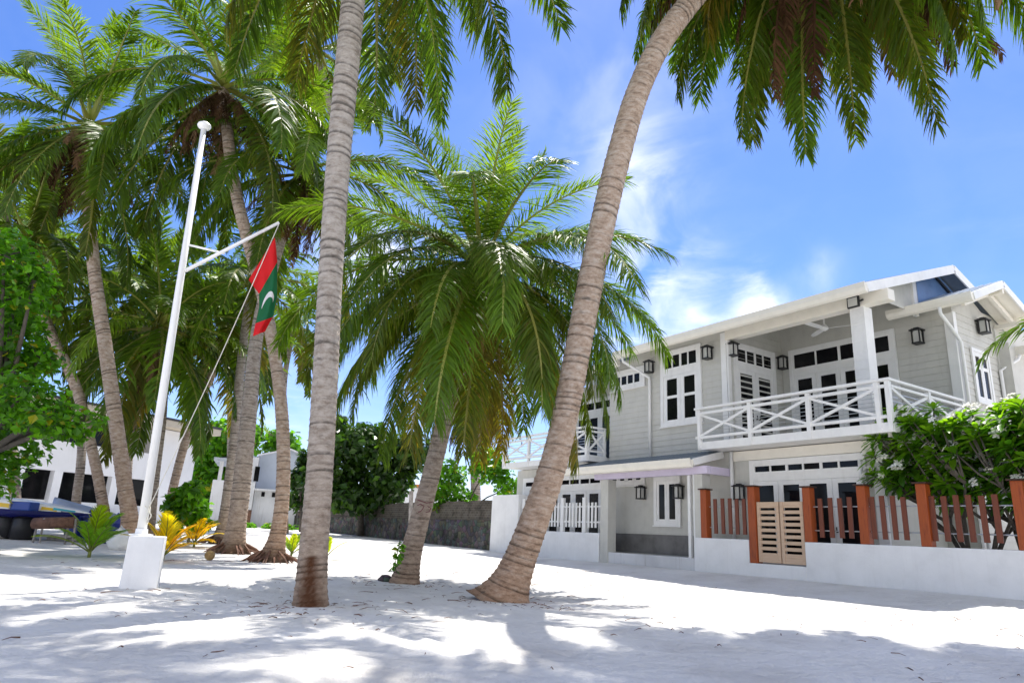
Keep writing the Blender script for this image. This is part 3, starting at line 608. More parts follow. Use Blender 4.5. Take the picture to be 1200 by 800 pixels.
# floodlight and ceiling fan
B = MB(); B.box(-9.539, -9.216, HY-0.221, HY-0.157, 6.083, 6.377); B.bar((-9.308, HY-0.166, 6.221), (-9.17, HY-0.074, 6.285), 0.046, 0.046); o = B.build('floodlight', M['black'], house, bevel=0.011)
B = MB(); B.box(-9.502, -9.253, HY-0.232, HY-0.222, 6.119, 6.341); B.build('lens', M['lamp_glass'], o)
def fan():
    d = ray(966, 384); c = d*17.88/d[1]
    B = MB(); B.tube([(c[0], c[1], c[2]), (c[0], c[1], c[2]+0.691)], 0.023, 8); B.lathe(c, [(0.018, 0.111), (0.055, 0.092), (0.111, 0.018), (0.111, -0.046), (0.046, -0.092)], 16); o = B.build('ceiling_fan', M['trim'], house, smooth=True)
    for a in (.45, 2.55, 4.65):
        q = np.array([math.cos(a), math.sin(a), 0]); p = np.array([-q[1], q[0], 0]); b = MB(); vs = []
        for (t, w_) in ((0.092, 0.046), (0.323, 0.078), (0.737, 0.065), (0.876, 0.028)):
            for s_ in (-1, 1):
                for h in (-0.007, 0.007): vs.append(c+q*t+p*w_*s_+np.array([0, 0, h+0.018*t+0.018*s_-0.018]))
        fs = []
        for i in range(3): k = i*4; fs += [(k, k+4, k+6, k+2), (k+1, k+3, k+7, k+5), (k, k+1, k+5, k+4), (k+2, k+6, k+7, k+3)]
        fs += [(0, 2, 3, 1), (12, 13, 15, 14)]
        b.add(vs, fs); b.build('fan_blade', M['trim'], o)
fan()

# ------------------------------------------------------------------ fences, walls, gate
def post(mb_parent, x, z0, z1, mat, w=.21):
    B = MB(); B.box(x, x+w, PX+.0, PX+w, z0, z1); o = B.build('post', mat, mb_parent, bevel=.012)
    c = MB(); c.box(x-.045, x+w+.045, PX-.045, PX+w+.045, z1+.001, z1+.035); c.build('cap', M['cap'], o, bevel=.006)
def ony(px, Y): d = ray(px, 600); return d[0]*Y/d[1]
def pickets(parent, xs, z0, z1):
    for x in xs:
        B = MB(); t = random.uniform(-.02, .02); dx = random.uniform(-.008, .008)
        B.add([(x-.055, PX+.07, z0), (x+.055, PX+.07, z0), (x+.055, PX+.11, z0), (x-.055, PX+.11, z0), (x-.055+dx, PX+.07, z1+t), (x+.055+dx, PX+.07, z1+t), (x+.055+dx, PX+.11, z1+t), (x-.055+dx, PX+.11, z1+t)],
              [(0, 3, 2, 1), (4, 5, 6, 7), (0, 1, 5, 4), (1, 2, 6, 5), (2, 3, 7, 6), (3, 0, 4, 7)]); B.build('picket', M['picket_wood'], parent, bevel=.005)
fl = thing('fence', 'short stained timber fence section on white wall left of the gate', 'fence', (-13.2, PX+.1, -.9), 'stained timber fences on the white wall')
B = MB(); B.box(-14.2, -12.31, PX, PX+.24, -1.1, .205); B.build('low_wall', M['white_wall'], fl, bevel=.015)
post(fl, -13.93, .206, 1.53, M['post_wood'])
pickets(fl, [-13.46, -13.2, -12.95, -12.72, -12.48], .33, 1.28)
B = MB()
for z in (1.06, .50): B.tube([(-13.7, PX+.13, z), (-12.3, PX+.13, z)], .014, 8)
B.build('rail', M['metal_rail'], fl)
fr = thing('fence', 'long stained timber fence section on white wall right of the gate', 'fence', (-7.5, PX+.1, -.9), 'stained timber fences on the white wall')
B = MB(); B.box(-10.66, -2.2, PX, PX+.24, -1.1, .20); B.build('low_wall', M['white_wall'], fr, bevel=.015)
for x in (-10.65, -9.24, -7.90, -6.10, -4.5): post(fr, x, .201, 1.50, M['post_wood'])
pickets(fr, [ony(p, PX+.09) for p in (962, 973.5, 985, 996)] + [ony(p, PX+.09) for p in (1023, 1035, 1047.5, 1060)] + [ony(p, PX+.09) for p in (1093, 1107.5, 1122, 1137, 1152.5, 1168)] + [-5.6, -5.35, -5.1, -4.85], .32, 1.25)
B = MB()
for z in (1.04, .48): B.tube([(-10.5, PX+.13, z), (-4.4, PX+.13, z)], .014, 8)
B.build('rail', M['metal_rail'], fr)
gt = thing('gate', 'pale slatted double gate standing between two orange-brown posts', 'gate', (-11.4, PX+.08, -.38))
B = MB(); B.box(-12.32, -10.655, PX-.004, PX+.26, -1.1, -.378); B.build('sill', M['white_wall'], gt, bevel=.012)
post(gt, -12.295, -.376, 1.57, M['post_wood'], .23)
for (a, b_) in ((-12.05, -11.385), (-11.35, -10.69)):
    B = MB(); B.box(a, a+.09, PX+.05, PX+.11, -.34, 1.17); B.box(b_-.09, b_, PX+.05, PX+.11, -.34, 1.17)
    for k in range(10): z = -.34+.151*k; B.box(a+.09, b_-.09, PX+.062, PX+.10, z + (0 if k else 0), z+(.085 if k else .16))
    B.box(a+.09, b_-.09, PX+.06, PX+.102, 1.085, 1.168)
    o = B.build('gate_leaf', M['gate_wood'], gt, bevel=.004)
# white block wall and white pickets at the left end of the garden
wb = thing('wall', 'tall white rendered wall end beside the stone wall', 'wall', (-24.3, 15.9, -.7))
B = MB(); B.box(-25.3, -23.3, PX, PX+1.0, -1.0, 1.60); B.build('wall_block', M['white_wall'], wb, bevel=.02)
wp = thing('fence', 'white picket fence on low white wall left of the porch', 'fence', (-20.8, 15.7, -.8))
B = MB(); B.box(-23.28, -18.36, PX, PX+.22, -1.0, .232); B.build('low_wall', M['white_wall'], wp, bevel=.015)
x = -23.1; k = 0
while x < -18.5:
    wide = (k % 6 == 0)
    B = MB(); B.box(x, x+(.17 if wide else .08), PX+.06, PX+(.16 if wide else .10), .234 if wide else .40, 1.42 if wide else 1.24); B.build('post' if wide else 'picket', M['trim'], wp, bevel=.006); x += .30 if wide else .19; k += 1
B = MB()
for z in (1.08, .56): B.box(-23.2, -18.4, PX+.102, PX+.145, z, z+.05)
B.build('rail', M['trim'], wp)

# ------------------------------------------------------------------ weathered stone wall
def stone_wall():
    a = np.array([-25.25, 16.2]); b = ray(340, 622); b = (b*48/(b@_f))[:2]; d = unit(b-a); L_ = np.linalg.norm(b-a); n = np.array([-d[1], d[0]])
    sw = thing('stone_wall', 'weathered coral stone wall, upper courses coloured dark for tree shade, behind the sand lane', 'wall', (*((a+b)/2), -.6))
    B = MB(); C_ = MB(); N = 60; rs = random.Random(5)
    for i in range(N):
        p0, p1 = a+d*L_*i/N, a+d*L_*(i+1)/N
        t0 = 1.42+rs.uniform(-.05, .05)-.2*i/N; base = 0.62
        def pr(mb, z0, z1, th):
            vs = [(*(p0-n*th), z0), (*(p1-n*th), z0), (*(p1+n*th), z0), (*(p0+n*th), z0), (*(p0-n*th), z1), (*(p1-n*th), z1), (*(p1+n*th), z1), (*(p0+n*th), z1)]
            mb.add(vs, [(0, 3, 2, 1), (4, 5, 6, 7), (0, 1, 5, 4), (1, 2, 6, 5), (2, 3, 7, 6), (3, 0, 4, 7)])
        pr(B, -1.2, base, .16); pr(C_, base+.003, t0, .11)
        pr(C_, base-.03, base+.002, .19)
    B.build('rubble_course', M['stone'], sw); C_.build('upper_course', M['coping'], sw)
stone_wall()

# ------------------------------------------------------------------ buildings behind
def frame_at(px, py, depth):
    """origin on the ray through a pixel, with horizontal right/back axes facing the viewpoint"""
    o = ray(px, py)*depth; bk = unit((_f[0], _f[1], 0)); bk = unit((ray(px, py)[0], ray(px, py)[1], 0)); rt = np.array([bk[1], -bk[0], 0]); return o, rt, bk
class Local(MB):
    def __init__(s, o, rt, bk): super().__init__(); s.o, s.rt, s.bk = o, rt, bk
    def lb(s, x0, x1, y0, y1, z0, z1, mi=0):
        n = len(s.v); s.box(x0, x1, y0, y1, z0, z1, mi)
        for i in range(n, len(s.v)): p = s.v[i]; s.v[i] = tuple(s.o + s.rt*p[0] + s.bk*p[1] + np.array([0, 0, p[2]]))
        return s
    def la(s, vs, fs): return s.add([s.o + s.rt*p[0] + s.bk*p[1] + np.array([0, 0, p[2]]) for p in vs], fs)
def white_building():
    A = ray(62, 600)*36; v = ray(1000, 640); d1 = -unit((v[0], v[1], 0))      # facade direction; -d1 recedes to the right
    rt = -d1
    bk = np.array([-rt[1], rt[0], 0]);  bk = bk if bk@_f > 0 else -bk
    def U(px):      # distance along the facade of the pixel column
        d = ray(px, 600); k = np.array([[d[0], -rt[0]], [d[1], -rt[1]]]); t = np.linalg.solve(k, A[:2]); return t[1]
    def Z(px, py): u = U(px); p = A+rt*u; q = ray(px, py); return q[2]*np.hypot(p[0], p[1])/np.hypot(q[0], q[1])
    zg = float(g(A[0], A[1])); z_roof = Z(62, 470); z_par = Z(62, 516); z_wt = Z(80, 553); z_wb = Z(80, 587)
    o = np.array([A[0], A[1], 0]); uL, uR = U(-60), U(218)
    bl = thing('building', 'white two-storey building with dark windows and flat roof behind the palms', 'building', (A[0], A[1], zg))
    w = Local(o, rt, bk); w.lb(uL, uR, .3, 9, zg-.6, z_wb); w.lb(uL, U(176), .5, 9, z_wb, z_wt); w.lb(uL, U(176), .0, 9, z_wt, z_par); w.lb(U(176), uR, .0, 9, z_wb+.002, z_roof-.5)
    w.lb(uL, U(176), 2.6, 9, z_par+.002, z_roof-.5); w.build('wall', M['left_wall'], bl)
    for (a, b_) in ((14, 55), (63, 124), (131, 174)): gl = Local(o, rt, bk); gl.lb(U(a), U(b_), .4, .5-.003, z_wb, z_wt); gl.build('window', M['glass'], bl)
    gl = Local(o, rt, bk); gl.lb(uL, U(170), 2.5, 2.597, z_par+.1, z_roof-.7); gl.build('window', M['glass'], bl)
    for px in (12, 58.5, 127.5): ps = Local(o, rt, bk); ps.lb(U(px)-.22, U(px)+.22, -.02, .38, z_wb-.2, z_wt-.002); ps.build('pier', M['left_wall'], bl)
    rf = Local(o, rt, bk); rf.lb(uL, U(228), -1.2, 9.5, z_roof-.46, z_roof-.08); rf.build('roof', M['beige'], bl)
    rf = Local(o, rt, bk); rf.lb(uL-.05, U(228)+.05, -1.25, 9.55, z_roof-.075, z_roof+.06); rf.build('roof_edge', M['dark_roof'], bl)
white_building()
def far_house():
    D = 46.; o, rt, bk = frame_at(300, 612, D); o[2] = 0; k = F/np.hypot(*(ray(300, 612)*D)[:2])
    hz = 610
    def x(px): return (px-300)/k
    def z(py): return (hz-py)/k*1.0
    zg = float(g(o[0], o[1]))-.3
    h = thing('house', 'small pale grey gabled house far behind the palm trunks', 'house', (o[0], o[1], zg), 'houses far behind')
    w = Local(o, rt, bk); w.lb(x(294), x(352), 2, 9, zg, z(556)); w.la([(x(294), 2, z(556)), (x(352), 2, z(556)), (x(352), 2, z(536)), (x(326), 2, z(527)), (x(294), 2, z(536))], [(0, 1, 2, 3, 4)])
    w.la([(x(294), 9, z(556)), (x(352), 9, z(556)), (x(352), 9, z(536)), (x(326), 9, z(527)), (x(294), 9, z(536)), (x(294), 2, z(556)), (x(294), 2, z(536)), (x(352), 2, z(556)), (x(352), 2, z(536))], [(4, 3, 2, 1, 0), (5, 6, 4, 0), (1, 2, 8, 7)]); w.build('upper_wall', M['far_grey'], h)
    w = Local(o, rt, bk); w.lb(x(251), x(293.5), 0, 8, zg, z(568)); w.lb(x(294), x(345), .6, 1.98, zg, z(575)); w.build('wall', M['far_wall'], h)
    w = Local(o, rt, bk); w.lb(x(281), x(293.6), 1.0, 8, z(568)+.002, z(540)); w.build('wall', M['far_wall'], h)
    r_ = Local(o, rt, bk); r_.la([(x(292), 1.7, z(535.5)), (x(326), 1.7, z(526)), (x(355), 1.7, z(536)), (x(292), 9.3, z(535.5)), (x(326), 9.3, z(526)), (x(355), 9.3, z(536)), (x(292), 1.7, z(537)), (x(326), 1.7, z(527.6)), (x(355), 1.7, z(537.6)), (x(292), 9.3, z(537)), (x(326), 9.3, z(527.6)), (x(355), 9.3, z(537.6))],
        [(0, 1, 4, 3), (1, 2, 5, 4), (6, 9, 10, 7), (7, 10, 11, 8), (0, 6, 7, 1), (1, 7, 8, 2), (3, 4, 10, 9), (4, 5, 11, 10), (0, 3, 9, 6), (2, 8, 11, 5)]); r_.build('roof', M['far_wall'], h)
    r_ = Local(o, rt, bk); r_.lb(x(249), x(282), -.4, 5, z(548), z(545)); r_.la([(x(249), -.4, z(546)), (x(282), -.4, z(540)), (x(282), 5, z(538)), (x(249), 5, z(544))], [(0, 1, 2, 3)]); r_.build('porch_roof', M['far_grey'], h)
    for px in (257, 265.5, 274): c = Local(o, rt, bk); c.lb(x(px)-.12, x(px)+.12, .1, .3, z(568), z(547)); c.build('porch_post', M['far_wall'], h)
    r_ = Local(o, rt, bk); r_.lb(x(292), x(325), .2, 2, z(576), z(574)); r_.build('ledge', M['far_wall'], h)
    gl = Local(o, rt, bk); gl.lb(x(291), x(296), .95, 1.02, z(566), z(550)); gl.build('window', M['glass'], h)
    for px in (303, 314): gl = Local(o, rt, bk); gl.lb(x(px)-.11, x(px)+.11, .56, .61, z(582), z(577)); gl.build('vent', M['glass'], h)
    dr = Local(o, rt, bk); dr.lb(x(289), x(294), -.04, .0, zg, z(597)); dr.build('door', M['timber'], h)
    f = thing('hut', 'low grey stone outhouse beside the far pale house', 'hut', (*(o+rt*x(348))[:2], zg))
    w = Local(o, rt, bk); w.lb(x(341), x(366), -1.2, 1.4, zg, z(596)); w.build('wall', M['stone'], f)
    w = Local(o, rt, bk); w.lb(x(340.5), x(366.5), -1.3, 1.5, z(596)+.003, z(594)); w.build('roof', M['grey_timber'], f)
far_house()
def shed():
    D = 46.; o, rt, bk = frame_at(484, 592, D); o[2] = 0; k = F/np.hypot(*(ray(484, 592)*D)[:2]); hz = 618
    x = lambda px: (px-484)/k; z = lambda py: (hz-py)/k
    s = thing('shed', 'small white gabled shed with orange cap behind the stone wall', 'shed', (o[0], o[1], -.6))
    w = Local(o, rt, bk); w.la([(x(470), 0, -.7), (x(499), 0, -.7), (x(499), 0, z(571)), (x(484), 0, z(570)), (x(470), 0, z(582)), (x(470), 3, -.7), (x(499), 3, -.7), (x(499), 3, z(571)), (x(484), 3, z(570)), (x(470), 3, z(582))], [(0, 1, 2, 3, 4), (9, 8, 7, 6, 5), (0, 4, 9, 5), (1, 6, 7, 2)]); w.build('wall', M['white_wall'], s)
    w = Local(o, rt, bk); w.la([(x(480), -.1, z(570.5)), (x(500), -.1, z(570.5)), (x(500), -.1, z(567)), (x(484), -.1, z(567)), (x(480), 3.1, z(570.5)), (x(500), 3.1, z(570.5)), (x(500), 3.1, z(567)), (x(484), 3.1, z(567))], [(0, 1, 2, 3), (7, 6, 5, 4), (0, 3, 7, 4), (3, 2, 6, 7), (1, 5, 6, 2)]); w.build('roof', M['orange_paint'], s)
shed()

# ------------------------------------------------------------------ palms
def crm(P, per=8):
    P = np.array(P, float); Q = np.vstack([2*P[0]-P[1], P, 2*P[-1]-P[-2]]); out = []
    for i in range(1, len(Q)-2):
        for t in np.linspace(0, 1, per, endpoint=False):
            a, b, c, d = Q[i-1:i+3]; out.append(.5*((2*b)+(-a+c)*t+(2*a-5*b+4*c-d)*t*t+(-a+3*b-3*c+d)*t**3))
    out.append(P[-1]); return np.array(out)
def trunk_mesh(path, parent, mat, seed, flare=1.6, wound=None, seg=22, roots=False):
    """path: rows of x, y, z, radius. Rings every few centimetres give the leaf scars of a coconut trunk"""
    rs = np.random.RandomState(seed); C = crm(path, 14); s = np.concatenate([[0], np.cumsum(np.linalg.norm(np.diff(C[:, :3], axis=0), axis=1))]); Lt = s[-1]
    sc = [0.]
    while sc[-1] < Lt: sc.append(sc[-1] + rs.uniform(.07, .13)*(1 if sc[-1] > 1 else .8))
    stat, ringv = [], []
    for a, b in zip(sc[:-1], sc[1:]):
        for t, q in ((0, 1.), (.12, .85), (.45, .15), (.85, 0)):
            stat.append(a+(b-a)*t); ringv.append(q)
    stat = np.array(stat); ringv = np.array(ringv); k = stat <= Lt; stat, ringv = stat[k], ringv[k]
    P = np.stack([np.interp(stat, s, C[:, i]) for i in range(3)], 1); R0 = np.interp(stat, s, C[:, 3])
    T = np.gradient(P, axis=0); T /= np.linalg.norm(T, axis=1)[:, None]
    ref = np.array([1., 0, 0]); X = ref - T*(T@ref)[:, None]; X /= np.linalg.norm(X, axis=1)[:, None]; Yv = np.cross(T, X)
    ang = np.linspace(0, 2*np.pi, seg, endpoint=False); amp = rs.uniform(.02, .05, len(stat))
    ph = rs.uniform(0, 6.28, 4); rid = np.repeat(np.where(rs.uniform(0, 1, len(sc)) < .3, rs.uniform(.7, 1.1, len(sc)), rs.uniform(.15, .5, len(sc))), 4)[:len(stat)]
    wob = 1 + .03*np.sin(2*ang[None]+ph[0]+stat[:, None]*.8) + .02*np.sin(3*ang[None]+ph[1]-stat[:, None]*1.3) + rs.normal(0, .011, (len(stat), seg))
    fl = 1 + (flare-1)*np.exp(-stat/.24)
    lobes = 1 + (.26 if roots else .07)*np.exp(-stat/.30)[:, None]*np.sin(5*ang[None]+ph[2]) + .05*np.exp(-stat/.3)[:, None]*np.sin(9*ang[None]+ph[3])
    R = R0[:, None]*fl[:, None]*lobes*wob*(1+(amp*ringv)[:, None])
    tilt = .02*np.sin(ang[None]+ph[1]+stat[:, None]*.3)
    V = P[:, None] + R[..., None]*(np.cos(ang)[None, :, None]*X[:, None]+np.sin(ang)[None, :, None]*Yv[:, None]) + T[:, None]*tilt[..., None]
    n = len(stat); I = np.arange(n*seg).reshape(n, seg); J = np.roll(I, -1, 1)
    Q = np.stack([I[:-1], J[:-1], J[1:], I[1:]], -1).reshape(-1, 4)
    t = np.zeros((n, seg, 3)); t[..., 0] = np.clip((ringv*rid)[:, None]*rs.uniform(.7, 1.1, (n, seg)), 0, 1); t[..., 2] = np.exp(-stat/1.5)[:, None]
    dk = np.exp(-(stat/.30)**2)*.95 if roots else np.exp(-stat/.07)*.6
    t[..., 1] = dk[:, None]
    if wound is not None:
        az, h0, h1, wd = wound; w_ = np.exp(-((ang[None]-az+np.pi) % (2*np.pi)-np.pi)**2/(wd*(1-.6*np.clip(stat/h1, 0, 1))[:, None])**2*2)*((stat > h0) & (stat < h1))[:, None]
        t[..., 1] = np.maximum(t[..., 1], np.clip(w_*rs.uniform(.85, 1.3, (n, seg)), 0, 1)); V = V - (w_*.03)[..., None]*(np.cos(ang)[None, :, None]*X[:, None]+np.sin(ang)[None, :, None]*Yv[:, None])
    return fast_mesh('trunk', V.reshape(-1, 3), Q, mat, tint=t.reshape(-1, 3), parent=parent, smooth=True)

def fronds(specs, seed, nl=64, leaf=.85, lw=.046, segs=4, petiole=.16):
    """all fronds of one crown. spec: base, azimuth, start elevation, length, bend, hang, age, kind"""
    rs = np.random.RandomState(seed); VV, QQ, TT, MI = [], [], [], []; off = 0
    for (b, az, e0, L, bend, hang, age, side) in specs:
        hang = hang*rs.uniform(.65, 1.4); lsc = rs.uniform(.85, 1.15); age = float(np.clip(age+rs.normal(0, .13), 0, .97)) if age < .85 else age
        torn = (rs.randint(0, 2)*2-1, rs.uniform(.3, .8), rs.uniform(.05, .16)) if rs.uniform() < .45 else None
        N = 16; t = np.linspace(0, 1, N+1); e = e0 - bend*t**1.25; ds = L/N
        hd = np.array([math.cos(az), math.sin(az), 0.]); sdv = np.array([-math.sin(az), math.cos(az), 0.])
        azs = side*t**1.5
        T = np.cos(e)[:, None]*(hd[None]*np.cos(azs)[:, None]+sdv[None]*np.sin(azs)[:, None]) + np.sin(e)[:, None]*np.array([0, 0, 1.])
        P = np.array(b)[None] + np.concatenate([[np.zeros(3)], np.cumsum(T[:-1]*ds, 0)])
        Bn = np.cross(T, [0, 0, 1.]); Bn /= np.maximum(np.linalg.norm(Bn, axis=1), 1e-3)[:, None]
        ok = np.linalg.norm(np.cross(T, [0, 0, 1.]), axis=1) > .2; Bn = np.where(ok[:, None], Bn, (np.cross(hd, [0, 0, 1.]))[None])
        tw = rs.uniform(-.35, .35)*t; Nn = np.cross(Bn, T); Bn2 = Bn*np.cos(tw)[:, None]+Nn*np.sin(tw)[:, None]; Nn = np.cross(Bn2, T); Bn = Bn2
        # midrib, triangular section
        rr = .045*(L/4)*(1-t)**.8+.006; wv = np.where(t < .12, 1.6, 1.0)
        V = np.stack([P+Bn*(rr*wv)[:, None], P-Bn*(rr*wv)[:, None], P-Nn*rr[:, None]*.9], 1).reshape(-1, 3); I = np.arange((N+1)*3).reshape(N+1, 3)+off; J = np.roll(I, -1, 1)
        Q = np.stack([I[:-1], J[:-1], J[1:], I[1:]], -1).reshape(-1, 4); VV.append(V); QQ.append(Q); MI.append(np.ones(len(Q), int)); tt = np.zeros((len(V), 3)); tt[:, 0] = age; tt[:, 1] = .5; TT.append(tt); off += len(V)
        # leaflets
        n = int(nl*1.2*min(1.2, L/4.0)+6); sl = np.linspace(petiole, .995, n)
        for sg in (-1, 1):
            ss = np.clip(sl + rs.normal(0, .004, n), petiole*.9, .999); miss = rs.uniform(0, 1, n) < (.03+.10*(age > .8)); 
            if torn is not None and torn[0] == sg: miss |= (np.abs(ss-torn[1]) < torn[2]) & (rs.uniform(0, 1, n) < .75)
            ss = ss[~miss]; m = len(ss)
            if m == 0: continue
            p = np.stack([np.interp(ss, t, P[:, i]) for i in range(3)], 1); Tq = np.stack([np.interp(ss, t, T[:, i]) for i in range(3)], 1); Bq = np.stack([np.interp(ss, t, Bn[:, i]) for i in range(3)], 1)*sg; Nq = np.stack([np.interp(ss, t, Nn[:, i]) for i in range(3)], 1)
            x = (ss-petiole)/(1-petiole); prof = np.clip(.45+1.3*x, 0, 1)*np.clip(1.28-.95*x, 0.2, 1)
            ll = leaf*lsc*prof*rs.uniform(.74, 1.12, m)*min(1.1, L/4+.1)
            fa = np.clip(.45+.55*x+rs.normal(0, .15, m), .12, 1.3); lift = .22*(1-hang)+rs.normal(0, .12, m)
            d = np.cos(fa)[:, None]*Bq + np.sin(fa)[:, None]*Tq + lift[:, None]*Nq; d /= np.linalg.norm(d, axis=1)[:, None]
            u = np.linspace(0, 1, segs+1); pts = []; q = p.copy(); dd = d.copy()
            G = np.array([0, 0, -1.]); hg = (hang*rs.uniform(.55, 1.5, m))[:, None]
            for k in range(segs+1):
                pts.append(q.copy()); q = q + dd*(ll/segs)[:, None]; dd = dd + G*hg*(1.25/segs)*(.5+u[k]*1.1); dd /= np.linalg.norm(dd, axis=1)[:, None]
            pts = np.stack(pts, 1)
            wd = np.array([.55, 1., .92, .62, .10] if segs == 4 else np.interp(u, [0, .3, .7, 1], [.6, 1, .75, .1]))*lw/2
            ax = Tq - d*np.sum(Tq*d, 1)[:, None]; ax /= np.linalg.norm(ax, axis=1)[:, None]; ax = ax + Nq*rs.normal(0, .35, m)[:, None]; ax /= np.linalg.norm(ax, axis=1)[:, None]
            wk = wd[None, :, None]*(.8+.4*rs.uniform(0, 1, (m, 1, 1)))*min(1.15, .4+.6*L/4)
            V = np.stack([pts+ax[:, None]*wk, pts-ax[:, None]*wk], 2).reshape(-1, 3); K = (segs+1)*2
            base = (np.arange(m)*K)[:, None]+off; fq = np.array([[2*k, 2*k+1, 2*k+3, 2*k+2] for k in range(segs)])
            Q = (base[:, None]+fq[None]).reshape(-1, 4)
            tt = np.zeros((m, segs+1, 2, 3)); tt[..., 0] = np.clip(age+rs.normal(0, .05, m), 0, 1)[:, None, None]; tt[..., 1] = rs.uniform(0, 1, m)[:, None, None]; tt[..., 2] = (np.clip(u-.72, 0, 1)*2.2*(.25+age*.9))[None, :, None]*rs.uniform(0, 1, m)[:, None, None]
            VV.append(V); QQ.append(Q); TT.append(tt.reshape(-1, 3)); MI.append(np.zeros(len(Q), int)); off += len(V)
    return np.concatenate(VV), np.concatenate(QQ), np.concatenate(TT), np.concatenate(MI)

def crown_specs(c, n, L, seed, emax=82, emin=-38, tilt=(0, 0), skip=None, up=1.0, hang=(.5, 1.7), extra=()):
    rs = np.random.RandomState(seed); out = []
    for i in range(n):
        f = (i+.5)/n; az = i*2.39996+rs.uniform(-.25, .25); e0 = rad(emax+(emin-emax)*f**up + rs.uniform(-8, 8)); bend = rad(24+100*min(1, f*1.45)**1.15+rs.uniform(-12, 12))
        e0 += -tilt[1]*math.cos(az-tilt[0])*.6
        Lf = L*(.66+.42*min(1, f*2.2))*rs.uniform(.9, 1.08); age = np.clip(.05+.55*f+rs.uniform(-.06, .12) + (.25 if f > .85 and rs.uniform() < .12 else 0), 0, 1)
        b = np.array(c)+np.array([math.cos(az)*.09, math.sin(az)*.09, .32-.42*f])
        if skip and skip(az, f): continue
        out.append((b, az, e0, Lf, min(bend, e0+rad(89)), hang[0]+(hang[1]-hang[0])*f, age, rs.uniform(-.25, .25)))
    out += list(extra); return out

PALM_GROUP = 'coconut palms on the white sand'
NH = unit((_f[0], _f[1], 0))
def trunk_path(px_list, base=None, toward=0.0, depth=None):
    """pixel list (x, y, width) from the foot up -> 3-D path; the trunk stands in the plane facing the viewpoint through its foot, leaning 'toward' the viewpoint over its length"""
    if base is None:
        base = on_ground(px_list[0][0], px_list[0][1]) if depth is None else ray(px_list[0][0], px_list[0][1])*depth
    D0 = base@NH; out = []; n = len(px_list)
    y0, y1 = px_list[0][1], px_list[-1][1]
    for (x, y, w) in px_list:
        d = ray(x, y); f = (y0-y)/(y0-y1); p = d*(D0-toward*f)/(d@NH); out.append((*p, w/2*(p@_f)/F))
    out = np.array(out)
    if depth is not None:       # feet hidden behind other things: run the foot down to the sand
        zg = float(g(out[0, 0], out[0, 1]))
        if out[0, 2] > zg+.05: out = np.vstack([[(out[0, 0]-(out[1, 0]-out[0, 0])*.1), out[0, 1], zg, out[0, 3]*1.15], out])
    out[0, 2] -= .06
    return out
def palm(label, path, seed, nf=24, L=4.0, leaf=.85, nl=60, lw=.046, segs=3, bark='bark', dead=0, deadL=2.0, nuts=0, roots=False, wound=None, flare=1.5, tilt=(0, 0), emin=-38, emax=82, hang=(.3, 1.9), extra=(), up=.85, seg=20):
    base = path[0, :3].copy(); base[2] += .06
    p = thing('palm_tree', label, 'palm tree', base, PALM_GROUP)
    trunk_mesh(path, p, M[bark], seed, flare, wound, seg, roots)
    if roots:
        R_ = MB(); rs = random.Random(seed); r0 = path[0, 3]*flare*.8; bz = path[0, :3].copy(); bz[2] += .06
        for i in range(34):
            a = rs.uniform(0, 6.28); q = np.array([math.cos(a), math.sin(a), 0]); L_ = rs.uniform(.12, .42); b0 = bz+q*r0*.75+np.array([0, 0, rs.uniform(.08, .26)]); b2 = bz+q*(r0+L_); b2[2] = float(g(b2[0], b2[1]))-.01
            R_.tube([b0, b0*.4+b2*.6+np.array([0, 0, .03]), b2], [.03, .024, .012], 5)
        R_.build('roots', M['timber'], p)
    c = path[-1, :3]; sp = crown_specs(c, nf, L, seed, emax, emin, tilt, None, up, hang, [(np.array(c)+np.array([0, 0, .1]), *e) for e in extra])
    V, Q, T, MI = fronds(sp, seed+1, nl, leaf, lw, segs); fast_mesh('crown', V, Q, [M['palm'], M['rib']], MI, T, parent=p)
    if dead:
        rs = np.random.RandomState(seed+9); ds = []
        for i in range(dead):
            az = i*2.4+rs.uniform(-.4, .4); ds.append((np.array(c)+np.array([math.cos(az)*.12, math.sin(az)*.12, -.1-.25*rs.uniform()]), az, rad(rs.uniform(-62, -25)), deadL*rs.uniform(.7, 1.15), rad(rs.uniform(24, 60)), 2.2, rs.uniform(0, 1), rs.uniform(-.3, .3)))
        V, Q, T, MI = fronds(ds, seed+3, 70, .7, .04, 3, .08); fast_mesh('dead_fronds', V, Q, [M['dead'], M['dead']], MI, T, parent=p)
    for i in range(nuts):
        rs = random.Random(seed*31+i); az = rs.uniform(0, 6.28); r_ = rs.uniform(.22, .4); B = MB(); B.blob(np.array(c)+np.array([math.cos(az)*r_, math.sin(az)*r_, -.18-rs.uniform(0, .35)]), (.10, .10, .125), 12, i, .03); B.build('coconut', M['green_nut'], p, smooth=True)
    return p

# front straight trunk
palm('tall grey-trunked coconut palm with brown scar at its foot, nearest the viewer',
     trunk_path([(364, 711, 33), (368, 640, 31.5), (374, 560, 30), (381, 440, 29), (389, 300, 28), (399, 160, 27), (414, 0, 26), (424, -110, 24), (434, -195, 22)], toward=0.0), 11, nf=42, L=4.2, nl=118, leaf=1.0, lw=.029, segs=4, bark='bark_grey', wound=(-.50, .0, .62, 1.5), flare=1.3, seg=40, emin=-55)
